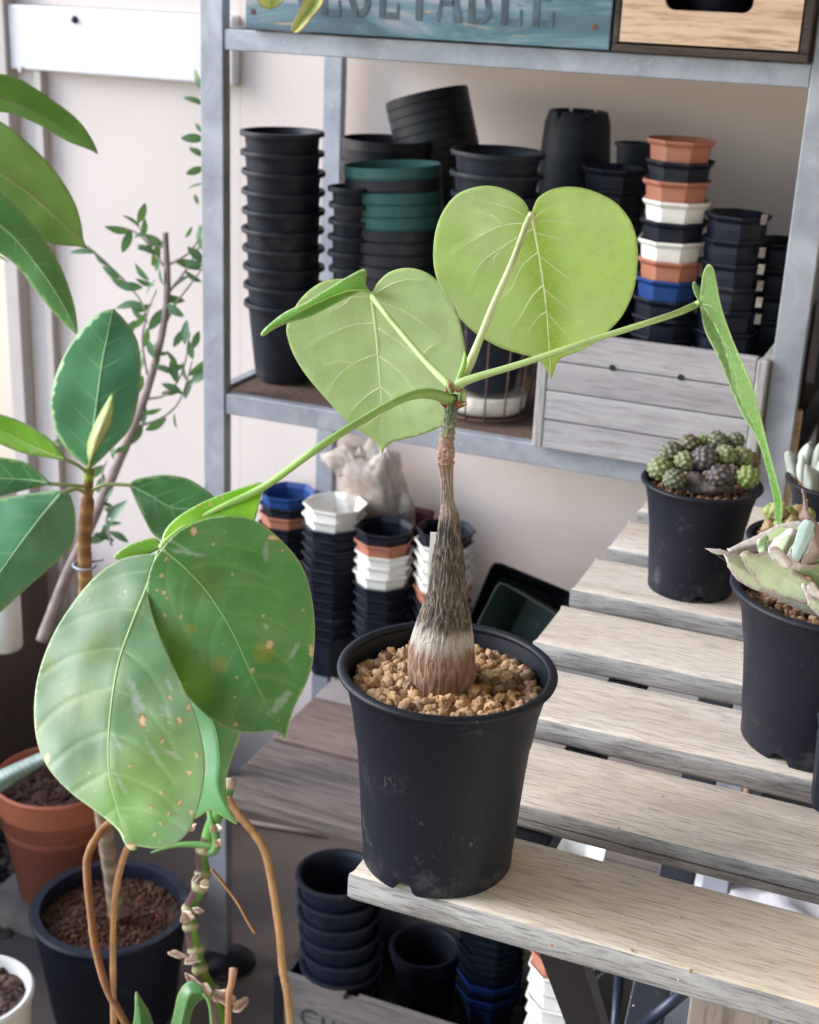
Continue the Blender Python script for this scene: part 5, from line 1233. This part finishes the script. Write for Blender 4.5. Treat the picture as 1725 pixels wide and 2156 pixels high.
q = blob('cloth_bundle', (cw_.x+0.06, cw_.y, 0.30), (0.17, 0.10, 0.06), CLOTH, None, 0.3, 2.5, 5, 4, True); q.location.z = 0.30
tag(q, 'crumpled white cloth lying on the bin under the table', 'cloth')
m = MB(); m.box((cw_.x-0.10, cw_.y-0.12, 0.003), (cw_.x+0.24, cw_.y+0.12, 0.27)); q = m.build('storage_bin', flat_mat('pale grey bin', (0.22, 0.23, 0.27), 0.5, 0.05, 20)); bevel(q, 0.01); tag(q, 'pale grey storage bin under the table', 'bin')
bb = onz(1480, 1870, 0.30)
m = MB(); m.box((bb.x-0.05, bb.y-0.05, 0.003), (bb.x+0.035, bb.y+0.06, 0.30)); q = m.build('black_crate', DKSTEEL); bevel(q, 0.004); tag(q, 'small black crate on the floor seen between the slats', 'crate')
# plain black box added to fill the dark area right of the rack
m = MB(); m.box((XR+0.05, 1.56, 0.0), (0.9, 1.9, CH-0.20)); q = m.build('filler_box', flat_mat('black cabinet', (0.015, 0.014, 0.016), 0.5, 0.2, 10)); tag(q, 'black cabinet to the right of the rack', 'filler box')
p_ = ony(1672, 920, 1.545)
m = MB(); m.box((p_.x-0.004, 1.54, 0.0), (p_.x+0.005, 1.553, p_.z+0.03)); tag(m.build('wooden_stick', PINE), 'thin wooden stick standing beside the right rack post', 'stick')

# ------------------------------------------------------------------ left: olive, ficus, floor pots
def leafy(x, y, s, t, e, b=(0.07, 0.18, 0.08)): return b
olive = empty('olive_tree', onz(90, 1345, CH-0.955), 'slender olive with cut grey trunk leaning on the curb', 'olive tree')
dO = 1.92
def limb(pts, rad, name, parent, col, d=dO, mat=BARK, n=10, dz=None):
    cp = catmull([(p[0], p[1], d+(p[2] if len(p) > 2 else 0)) for p in pts], 8); L = len(cp); m = MB(); P = [at(p[0], p[1], p[2]) for p in cp]
    rr = [rad[0]+(rad[1]-rad[0])*i/(L-1) for i in range(L)]
    rr = [r_*(1+0.10*noise.noise(Vector((i*0.6, d, rad[0]*500)))) for i, r_ in enumerate(rr)]
    m.tube(P, rr, n, col); return m.build(name, mat, parent, True, True)
greyb = (0.27, 0.215, 0.20)
limb([(88, 1350), (135, 1225), (200, 1085), (255, 960), (300, 850), (335, 730), (352, 620), (348, 490)], (0.0085, 0.0042), 'trunk', olive, greyb)
brs = [[(183, 518), (230, 560), (270, 600), (300, 640), (310, 680)], [(352, 620), (390, 570), (428, 500), (440, 440)], [(350, 560), (400, 530), (430, 480)], [(345, 690), (370, 640), (400, 600), (430, 560)], [(305, 840), (350, 830), (385, 780), (400, 700)], [(280, 900), (340, 880), (380, 840), (405, 760)], [(345, 560), (300, 500), (265, 480)], [(310, 790), (300, 720), (310, 660), (330, 610)], [(255, 965), (215, 930), (150, 935)], [(225, 1040), (215, 1000), (225, 970)], [(352, 520), (340, 520), (310, 510), (290, 470)], [(235, 1150), (225, 1090), (250, 1060)]]
for b in brs: limb(b, (0.0019, 0.0009), 'twig', olive, (0.30, 0.27, 0.22))
# one olive leaf mesh, copied
def olive_leaf_mesh():
    V = []; F = []; C = []
    n = 8
    for i in range(n+1):
        t = i/n; w = 0.0058*math.sin(math.pi*min(1, t*0.97+0.03))**0.8; z = 0.0025*math.sin(t*math.pi)
        for j, s in enumerate((-1, 0, 1)): V.append((t*0.030, s*w, z+abs(s)*0.0008)); C.append((0.055, 0.14, 0.07) if s else (0.10, 0.20, 0.10))
    for i in range(n):
        for j in range(2): F.append((i*3+j, (i+1)*3+j, (i+1)*3+j+1, i*3+j+1))
    o = mesh_obj('leaf', V, F, LEAFF, None, True, C); me = o.data; bpy.data.objects.remove(o); return me
OLM = olive_leaf_mesh()
def put_olive(px, py, ang, sc=1.0, d=dO, tilt=0.0):
    o = bpy.data.objects.new('leaf', OLM)
    a = R(ang); X = (Vector(CX)*math.cos(a)+Vector(CU)*math.sin(a)); Z = -Vector(_f); Y = Z.cross(X)
    M = Matrix((X, Y, Z)).transposed().to_4x4()
    o.matrix_world = Matrix.Translation(at(px, py, d)) @ M @ Matrix.Rotation(R(tilt), 4, 'X') @ Matrix.Scale(sc, 4)
    COL.objects.link(o); mw = o.matrix_world.copy(); o.parent = olive; o.matrix_parent_inverse = olive.matrix_basis.inverted(); o.matrix_basis = mw
    return o
lv = [(428, 190, 110, 1), (430, 222, 160, 1), (432, 240, 100, .7), (432, 293, 178, 1.1), (430, 280, 130, .6), (430, 330, 150, .8), (430, 352, 200, .9), (432, 388, 195, .8), (418, 430, 110, .5), (280, 484, 172, 1.3), (283, 500, 20, .6), (290, 470, 70, 1), (320, 560, 75, 1.1), (300, 500, 85, .9), (395, 520, -45, 1.1), (390, 500, 60, .6), (428, 560, 170, .9), (430, 530, 100, 1.2),
      (315, 590, 130, 1), (330, 570, 80, .9), (325, 600, 160, .9), (300, 605, 178, 1.1), (310, 620, 60, .8), (320, 640, 200, .9), (345, 625, -10, 1), (350, 640, -35, 1.0), (360, 610, 35, 1.1), (345, 600, 100, .9), (300, 640, 190, 1.2), (305, 660, 230, .9), (285, 675, 240, 1.1), (310, 690, 260, .9), (312, 715, 290, .9), (330, 720, 250, .6), (300, 735, 270, .9), (345, 650, 235, 1.2),
      (300, 770, 200, .9), (350, 740, -60, 1), (365, 730, 60, .9), (385, 760, -75, 1), (370, 790, 160, 1.2), (395, 790, 40, 1.2), (400, 810, 35, 1.3), (380, 820, 190, .9), (390, 840, 70, 1), (340, 860, 190, 1), (350, 880, 210, 1.1), (368, 870, 280, .7), (300, 895, 240, 1), (270, 925, 250, .8), (240, 935, 270, .7), (155, 935, 170, .9), (220, 1000, 250, .9), (330, 745, 10, .6), (300, 790, 250, 1), (390, 725, 85, 1.1), (405, 735, 70, .9), (265, 905, 200, .6),
      (215, 1060, 60, 1), (220, 1070, -20, .8), (225, 1090, 40, 1.1), (215, 1110, 10, .9), (230, 1120, -30, 1), (210, 1130, 60, .9), (235, 1100, 55, 1.2), (240, 1140, 160, 1.0), (225, 1050, 80, 1.1), (530, 620, 120, .5), (525, 640, 60, .5)]
for i, (x, y, a, s) in enumerate(lv):
    if x < 500: put_olive(x, y, a, s, dO+random.uniform(-.02, .02), random.uniform(-60, 60))
# extra scattered leaves following the twigs
for b in brs:
    cp = catmull(b, 7)
    for p in cp[3::4]:
        if random.random() < 0.6: put_olive(p[0], p[1], random.uniform(0, 360), random.uniform(0.7, 1.15), dO+random.uniform(-.015, .015), random.uniform(-60, 60))
# ficus
bp = at(234, 1905, 1.93)
fic = empty('rubber_plant', (bp.x, bp.y, bp.z-0.02), 'rubber plant with large oval leaves and a wired brown stem', 'rubber plant')
dF0 = 1.42
brown = (0.30, 0.16, 0.075)
def ficstem():
    pts = [(245, 1925, 1.93), (236, 1850, 1.88), (222, 1750, 1.80), (200, 1560, 1.66), (183, 1380, 1.54), (180, 1220, dF0+0.04), (178, 1130, dF0+0.01), (184, 1060, dF0), (186, 1020, dF0), (188, 985, dF0)]
    cp = catmull(pts, 12); L = len(cp); m = MB(); rad = []; cols = []
    for i, p in enumerate(cp):
        y = p[1]; r_ = 0.0105 if y > 1500 else 0.0068 if y > 1050 else 0.0050
        r_ += 0.0007*math.exp(-(((y % 34)-17)/5)**2); rad.append(r_)
        cb = (0.36, 0.27, 0.20) if y > 1300 else brown if y > 1015 else (0.22, 0.28, 0.06); k = 0.7+0.6*math.exp(-(((y % 34)-20)/6)**2)
        cols += [tuple(q*k for q in cb)]*14
    m.tube([at(*p) for p in cp], rad, 14); m.c = cols
    return m.build('stem', BARK, fic, True, True)
ficstem()
def pFic(base, mr=(0.35, 0.42, 0.12), sheen=None, under=False):
    def f(x, y, s, t, e):
        c = mixc(base, tuple(v*1.3 for v in base), 0.5+noise.noise(Vector((x*.012, y*.012, base[0]*9))))
        if sheen and s > 0: c = mixc(c, sheen, 0.6)
        if e < 2: c = mixc((0.30, 0.45, 0.18), c, e/2)
        return c
    return f
def fl(ol, mid, d, g, base, nv=5, ang=58, L=90, sheen=None, vcol=(0.34, 0.48, 0.24), fold=0.14, curl=0.06, mr=0.0017, vr=0.00055, step=8):
    vs_ = lat_veins(mid, ol, nv, ang, L, 0.04, 0.12, 0.85, forks=False) if nv else None
    return sheet('leaf', ol, mid, d, g, LEAFF, fic, pFic(tuple(q*1.35 for q in base), sheen=sheen), step, fold=fold, curl=curl, wav=0.002, thick=0.0006, veins=vs_, vr=vr, mr=mr, vcol=vcol, mend=0.3)
fl([(-60, 150), (0, 155), (45, 168), (100, 203), (160, 248), (192, 290), (206, 323), (188, 315), (140, 296), (80, 262), (20, 238), (-60, 225)], [(-60, 190), (20, 212), (100, 250), (200, 316)], dF0-0.05, (0.2, 0.1), (0.10, 0.24, 0.055), 0, vcol=(0.2, 0.3, 0.12))
fl([(-60, 230), (0, 255), (50, 292), (110, 352), (152, 415), (170, 465), (176, 505), (184, 523), (165, 519), (120, 515), (70, 500), (20, 465), (-60, 400)], [(-60, 340), (0, 365), (70, 415), (130, 470), (180, 518)], dF0-0.06, (0.1, 0.1), (0.17, 0.30, 0.085), 5, 62, 80, vcol=(0.36, 0.44, 0.16))
fl([(-60, 360), (0, 402), (45, 445), (95, 505), (132, 570), (156, 640), (163, 685), (162, 702), (150, 695), (110, 655), (70, 605), (30, 555), (-60, 480)], [(-60, 430), (20, 490), (80, 560), (130, 635), (160, 697)], dF0-0.09, (0.0, 0.1), (0.065, 0.16, 0.05), 5, 50, 55, vcol=(0.20, 0.37, 0.17))
fl([(-60, 500), (-10, 530), (18, 552), (-10, 540), (-60, 530)], [(-60, 515), (-20, 530), (15, 550)], dF0-0.02, (0, 0), (0.2, 0.36, 0.06), 0)
fl([(237, 650), (205, 662), (165, 702), (133, 752), (112, 808), (107, 855), (116, 905), (142, 948), (168, 972), (188, 985), (205, 975), (235, 945), (272, 905), (290, 850), (297, 785), (291, 722), (268, 680), (245, 655)], [(189, 980), (195, 920), (204, 850), (216, 760), (228, 700), (236, 655)], dF0+0.02, (0.0, -0.1), (0.060, 0.17, 0.075), 6, 55, 105, sheen=(0.05, 0.15, 0.09), vcol=(0.20, 0.37, 0.17), fold=0.05, curl=0.03)
fl([(238, 830), (222, 850), (200, 890), (185, 930), (184, 958), (190, 972), (204, 950), (225, 915), (238, 880)], [(190, 970), (205, 920), (225, 870), (237, 833)], dF0-0.01, (0, 0), (0.38, 0.45, 0.17), 0, fold=0.8, vcol=(0.5, 0.5, 0.25), mr=0.0010)
fl([(-60, 860), (0, 872), (50, 890), (100, 920), (128, 948), (136, 968), (100, 964), (50, 955), (0, 935), (-60, 905)], [(136, 966), (80, 945), (0, 905), (-60, 880)], dF0-0.05, (0, 0), (0.14, 0.30, 0.03), 5, 40, 60, vcol=(0.28, 0.42, 0.10))
fl([(-60, 950), (0, 962), (50, 972), (80, 992), (102, 1018), (60, 1030), (0, 1045), (-60, 1060)], [(102, 1017), (50, 1010), (-60, 1005)], dF0-0.03, (0, 0), (0.05, 0.14, 0.05), 4, 50, 55, vcol=(0.20, 0.37, 0.17))
fl([(140, 1036), (153, 1058), (159, 1090), (154, 1140), (120, 1182), (60, 1235), (0, 1290), (-60, 1340), (-60, 1060), (0, 1050), (60, 1040), (105, 1034)], [(128, 1040), (90, 1085), (40, 1150), (-10, 1220), (-60, 1290)], dF0-0.08, (0.1, -0.1), (0.065, 0.18, 0.09), 6, 55, 90, vcol=(0.20, 0.37, 0.17), curl=0.15)
fl([(275, 1016), (310, 1004), (350, 1000), (395, 1008), (435, 1032), (462, 1062), (440, 1085), (400, 1115), (360, 1140), (325, 1128), (300, 1085), (282, 1045)], [(276, 1022), (320, 1045), (370, 1070), (450, 1068)], dF0-0.01, (0, -0.05), (0.045, 0.13, 0.045), 4, 50, 80, vcol=(0.20, 0.37, 0.17))
yel = (0.32, 0.36, 0.12)
for pts in ([(186, 1025, dF0), (150, 1022, dF0-.02), (100, 1018, dF0-.03)], [(184, 1040, dF0), (160, 1030, dF0-.03), (128, 1040, dF0-.08)], [(190, 1035, dF0), (215, 1022, dF0-.01), (250, 1020, dF0-.01), (277, 1022, dF0-.01)], [(188, 1000, dF0), (165, 980, dF0-.02), (136, 966, dF0-.05)], [(188, 995, dF0), (190, 975, dF0)], [(188, 985, dF0), (192, 965, dF0-.01)]):
    petiole(pts, 0.0022, yel, (0.30, 0.38, 0.13), 'petiole', fic, 10)
# steel wire tie around the stem
wt = MB(); pts = []
for k in range(30):
    a = k/29*2*math.pi*1.15; pts.append(at(178+math.cos(a)*24+max(0, k-22)*3.2, 1190+math.sin(a)*10-max(0, k-22)*3.0, dF0+0.02-math.sin(a)*0.011))
wt.tube(pts, 0.0012, 8); tag(wt.build('wire_tie', GALV, None, True), 'bent silver wire tie round the rubber plant stem', 'wire')
def floor_pot(c, rad, H, mat, label, soil_col=SOIL, lip=0.012, bot=0.72, sz=0.022, collar=0.0):
    root = empty('plant_pot', (c.x, c.y, c.z-H), label, 'plant pot')
    P = [(0, 0), (rad*bot, 0), (rad*bot+0.002, 0.003), (rad*(0.93 if collar else 0.95), H-max(collar, 0.012))]
    if collar: P += [(rad*0.975, H-collar+0.004)]
    P += [(rad*0.985, H-0.010), (rad-0.001, H-0.007), (rad, H-0.003), (rad-0.003, H+0.0005), (rad-lip+0.002, H), (rad-lip, H-0.004), (rad*0.88, H*0.6)]
    m = MB(); m.lathe(P, 80, (c.x, c.y, c.z-H)); q = m.build('pot_wall', mat, root); smooth_by_angle(q, 40)
    m = MB(); n = 40; V = [(c.x, c.y, c.z-sz)]; F = []
    for i in range(1, 14):
        for k in range(n):
            w = 2*math.pi*k/n; r_ = rad*0.93*i/13; V.append((c.x+r_*math.cos(w), c.y+r_*math.sin(w), c.z-sz+0.006*noise.noise(Vector((r_*math.cos(w)*60, r_*math.sin(w)*60, rad)))))
    for k in range(n): F.append((0, 1+k, 1+(k+1) % n))
    for i in range(12):
        for k in range(n): F.append((1+i*n+k, 1+(i+1)*n+k, 1+(i+1)*n+(k+1) % n, 1+i*n+(k+1) % n))
    q = mesh_obj('soil', V, F, soil_col, None, True); tag(q, 'soil in the '+label.split(' on ')[0].split(' at ')[0], 'soil', kind='stuff')
    return root
floor_pot(bp, 169*1.93/FOC, bp.z-0.001, BLACK, 'big navy black pot on the floor below the large leaf', lip=0.016, bot=0.75, sz=0.024)
tp = at(120, 1630, 2.12); floor_pot(tp, 132*2.12/FOC, 0.20, RED, 'dusty terracotta pot standing behind the big navy pot', lip=0.006, bot=0.66, sz=0.022, collar=0.045)
m = MB(); m.box((tp.x-0.09, tp.y-0.09, 0.001), (tp.x+0.09, tp.y+0.09, tp.z-0.201)); tag(m.build('concrete_block', CONC), 'low concrete block under the terracotta pot', 'block')
wp = at(-55, 2085, 1.72); floor_pot(wp, 124*1.72/FOC, max(0.1, wp.z-0.001), CERAM, 'white glazed pot at the lower left corner', lip=0.010, bot=0.75, sz=0.022)
for i in range(16):
    a = random.random()*6.28; r_ = random.random()*0.05
    gravelp = None
gravel('bark_chips', 'brown bark chips in the white glazed pot', (wp.x, wp.y, wp.z-0.018), 0.058, 130, (0.006, 0.011), [(0.10, 0.06, 0.045), (0.14, 0.09, 0.07), (0.07, 0.045, 0.04)], cat='bark chips')
gravel('soil_crumbs', 'crumbly brown soil lumps in the big navy pot', (bp.x, bp.y, bp.z-0.022), 0.095, 1500, (0.0012, 0.0034), [(0.10, 0.045, 0.028), (0.07, 0.035, 0.022), (0.14, 0.065, 0.035)], cat='soil', layers=1)
gravel('soil_crumbs', 'dark soil lumps in the dusty terracotta pot', (tp.x, tp.y, tp.z-0.020), 0.085, 700, (0.0014, 0.0036), [(0.07, 0.036, 0.026), (0.05, 0.026, 0.019), (0.09, 0.05, 0.035)], cat='soil', layers=1)
def pSt(x, y, s, t, e): return mixc((0.17, 0.24, 0.20), (0.30, 0.37, 0.33), 0.5+0.5*math.sin(s*0.9))
strap = empty('strap_leaf_plant', at(-80, 1720, 1.9), 'grey green strap leaf crossing the terracotta pot', 'plant')
sheet('leaf', [(-80, 1655), (0, 1622), (50, 1600), (108, 1575), (150, 1560), (150, 1590), (108, 1603), (60, 1630), (0, 1670), (-80, 1722)], [(-80, 1690), (0, 1645), (60, 1615), (150, 1575)], 1.88, (0, 0), LEAFF, strap, pSt, 6, fold=0.6, wav=0.001, thick=0.0015, mr=0.0004, vcol=(0.2, 0.28, 0.24))
# loose debris and a coil of black wire beside the pots
gravel('rubble', 'dark crumbled rubble on the floor by the terracotta pot', (onz(40, 1850, 0.0).x, onz(40, 1850, 0.0).y, 0.004), 0.16, 260, (0.003, 0.012), [(0.05, 0.035, 0.03), (0.09, 0.065, 0.05), (0.03, 0.025, 0.022)], cat='rubble')
m = MB(); pts = []
for k in range(60):
    a = k/60*2*math.pi*2.3; c = onz(70+math.cos(a)*(26+k*0.35), 1865+math.sin(a)*(16+k*0.2), 0.012+0.006*math.sin(k)); pts.append(c)
m.tube(pts, 0.0022, 8); tag(m.build('wire_coil', DKSTEEL, None, True), 'coil of dark wire on the floor left of the navy pot', 'wire')
rod('dry_stick', onz(470, 1722, 0.006), onz(680, 1758, 0.006), 0.0036, flat_mat('dry cane', (0.62, 0.48, 0.38), 0.8, 0.1, 60), 'thin dry cane lying on the floor before the rack', 'cane')

# ------------------------------------------------------------------ climbing plant with aerial roots, bottom left
dV = 1.25
vine = empty('climbing_plant', at(470, 2200, dV), 'bare jointed climber with brown aerial roots and papery nodes', 'climber')
def vstem():
    pts = [(470, 2190), (455, 2110), (425, 2050), (412, 2000), (403, 1960), (400, 1915), (420, 1870), (428, 1835), (425, 1805), (437, 1770), (448, 1735), (470, 1690), (482, 1655), (484, 1640)]
    cp = catmull([(a, b, dV) for a, b in pts], 10); L = len(cp); m = MB(); rad = []; cols = []
    nodes = [2090, 2040, 2000, 1950, 1915, 1868, 1840, 1790]
    for p in cp:
        y = p[1]; q = max(math.exp(-((y-k)/7)**2) for k in nodes); rad.append((15+5*q if y < 1700 or y > 1770 else 16)*dV/FOC*0.92)
        for k in range(16):
            side = k < 9
            c = (0.13, 0.25, 0.045)
            c = mixc(c, (0.42, 0.32, 0.24), q*1.1-0.2)
            if y < 1760 and y > 1655: c = (0.12, 0.30, 0.08)
            if y < 1658: c = (0.45, 0.36, 0.28)
            cols.append(c)
    P3 = [at(*p) for p in cp]; m.tube(P3, rad, 16)
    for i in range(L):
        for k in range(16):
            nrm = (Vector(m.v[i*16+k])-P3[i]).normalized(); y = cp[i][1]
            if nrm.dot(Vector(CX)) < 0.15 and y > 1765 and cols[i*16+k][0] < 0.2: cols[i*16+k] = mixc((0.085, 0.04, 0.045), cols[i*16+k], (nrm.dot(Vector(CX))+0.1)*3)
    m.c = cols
    return m.build('stem', BARK, vine, True, True)
vstem()
rc = (0.36, 0.19, 0.085)
for pts, r_ in (([(245, 1725), (215, 1748), (186, 1800), (184, 1850), (192, 1930), (202, 2000), (225, 2080), (262, 2150), (290, 2200)], 0.0034), ([(280, 1770), (262, 1800), (243, 1880), (238, 1960), (238, 2050), (240, 2190)], 0.0028),
               ([(478, 1680), (500, 1712), (535, 1755), (560, 1800), (576, 1880), (588, 1960), (595, 2040), (606, 2100), (614, 2200)], 0.0034), ([(445, 1830), (470, 1860), (500, 1900), (525, 1945), (538, 1965)], 0.0014)):
    cp = catmull([(a, b, dV-0.04) for a, b in pts], 8); m = MB(); L = len(cp); P = [at(*p) for p in cp]
    m.tube(P, [r_*(1+0.12*noise.noise(Vector((i*.35, r_*900, 0)))) for i in range(L)], 12); cols = []
    for i in range(L):
        for k in range(12): cols.append(mixc((0.46, 0.28, 0.13), (0.22, 0.10, 0.05), 0.5+0.6*math.sin(k*0.52+1)+0.4*noise.noise(Vector((i*.5, k, 0)))))
    m.c = cols; m.build('aerial_root', BARK, vine, True, True)
def husk(x, y, w, h, an, s=0):
    m = MB(); c = (x, y)
    ol = []
    for k in range(12):
        a = k/12*2*math.pi; r_ = 1+0.5*noise.noise(Vector((math.cos(a)*1.5+s, math.sin(a)*1.5, s))); u = w*math.cos(a)*r_; v = h*math.sin(a)*r_*(1.3 if k in (0, 6) else 0.8)
        ol.append((x+u*math.cos(R(an))-v*math.sin(R(an)), y+u*math.sin(R(an))+v*math.cos(R(an))))
    sheet('husk', ol, [(ol[0][0], ol[0][1]), (x, y), (ol[6][0], ol[6][1])], dV-0.0075, (0, 0), BARK, vine, lambda x, y, s, t, e: mixc((0.66, 0.52, 0.42), (0.40, 0.27, 0.20), abs(noise.noise(Vector((x*.1, y*.1, 1))))*1.6), 4, fold=-0.8, wav=0.003, thick=0.0006, mr=0.0004, vcol=(0.4, 0.3, 0.2), vmat=BARK)
for i, h_ in enumerate(((395, 1932, 14, 16, 60), (418, 1917, 12, 7, 20), (372, 2010, 20, 9, 15), (405, 2022, 18, 11, -10), (432, 1862, 12, 10, 0), (412, 1850, 14, 5, -50), (408, 2070, 22, 12, 50), (430, 2085, 18, 16, 60), (470, 2100, 26, 20, 20), (508, 2115, 20, 14, -40), (402, 1742, 8, 14, 80), (455, 1745, 8, 16, 80), (460, 1775, 9, 10, 60))): husk(*h_, i)
petiole([(425, 1800, dV), (452, 1790, dV-.005), (455, 1765, dV-.006), (448, 1738, dV-.005), (442, 1705, dV)], [0.003, 0.0045, 0.0042, 0.004, 0.004], (0.14, 0.28, 0.09), (0.10, 0.24, 0.06), 'petiole', vine)
petiole([(452, 1782, dV-.004), (400, 1778, dV-.005), (360, 1782, dV-.005), (318, 1796, dV-.005)], [0.0038, 0.0030, 0.0022, 0.0008], (0.16, 0.33, 0.10), (0.12, 0.28, 0.08), 'petiole', vine)
petiole([(480, 2190, dV-.02), (482, 2100, dV-.02), (488, 2070, dV-.02), (492, 2040, dV-.02)], [0.0032, 0.0032, 0.0034, 0.0042], (0.38, 0.18, 0.09), (0.46, 0.28, 0.18), 'aerial_root', vine, mat=BARK)
def pv(x, y, s, t, e):
    c = (0.10, 0.24, 0.09)
    if y < 2100 and x < 320: c = mixc((0.35, 0.05, 0.04), c, (y-2088)/10)
    if e < 2: c = (0.28, 0.42, 0.18)
    return c
sheet('leaf', [(286, 2088), (300, 2108), (318, 2140), (330, 2200), (280, 2200), (284, 2130)], [(300, 2200), (294, 2140), (287, 2092)], dV-0.05, (0, 0), LEAFF, vine, pv, 5, fold=0.5, mr=0.0004, vcol=(0.15, 0.3, 0.12))
sheet('leaf', [(350, 2200), (365, 2140), (375, 2095), (390, 2072), (408, 2066), (425, 2080), (432, 2100), (420, 2108), (405, 2130), (385, 2200)], [(372, 2200), (385, 2140), (400, 2095), (425, 2090)], dV-0.05, (0, 0), LEAFF, vine, pv, 5, fold=0.4, mr=0.0006, vcol=(0.18, 0.34, 0.12))
petiole([(428, 2092, dV-.05), (440, 2110, dV-.05), (445, 2140, dV-.05), (448, 2200, dV-.05)], 0.0017, (0.16, 0.3, 0.1), (0.16, 0.3, 0.1), 'petiole', vine)

# drooping yellow leaves of a plant on the top level
yp = empty('drooping_plant', at(620, -60, 1.55), 'drooping yellow green leaf strands hanging before the teal crate', 'plant')
def py_(x, y, s, t, e): return mixc((0.70, 0.76, 0.30), (0.78, 0.80, 0.45), 0.5+s/12) if e > 1.5 else (0.58, 0.36, 0.16)
sheet('leaf', [(650, -40), (640, 0), (622, 40), (614, 60), (618, 68), (630, 66), (645, 52), (662, 30), (680, 5), (690, -40)], [(670, -40), (655, 10), (635, 40), (618, 65)], 1.50, (0, 0), LEAFT, yp, py_, 4, fold=-0.8, thick=0.001, mr=0.0007, vcol=(0.7, 0.7, 0.4))
sheet('leaf', [(535, -40), (545, 5), (558, 16), (572, 19), (588, 10), (600, -5), (610, -40)], [(575, -40), (572, 0), (570, 18)], 1.50, (0, 0), LEAFT, yp, py_, 4, fold=-0.6, thick=0.001, mr=0.0007, vcol=(0.7, 0.7, 0.4))

# crumbs and fibres lying on the front slats
gravel('crumbs', 'few tan crumbs scattered on the front table slats', (-0.02, 0.70, ZT+0.0008), 0.17, 40, (0.0004, 0.0011), TAN, cat='crumbs', layers=0)
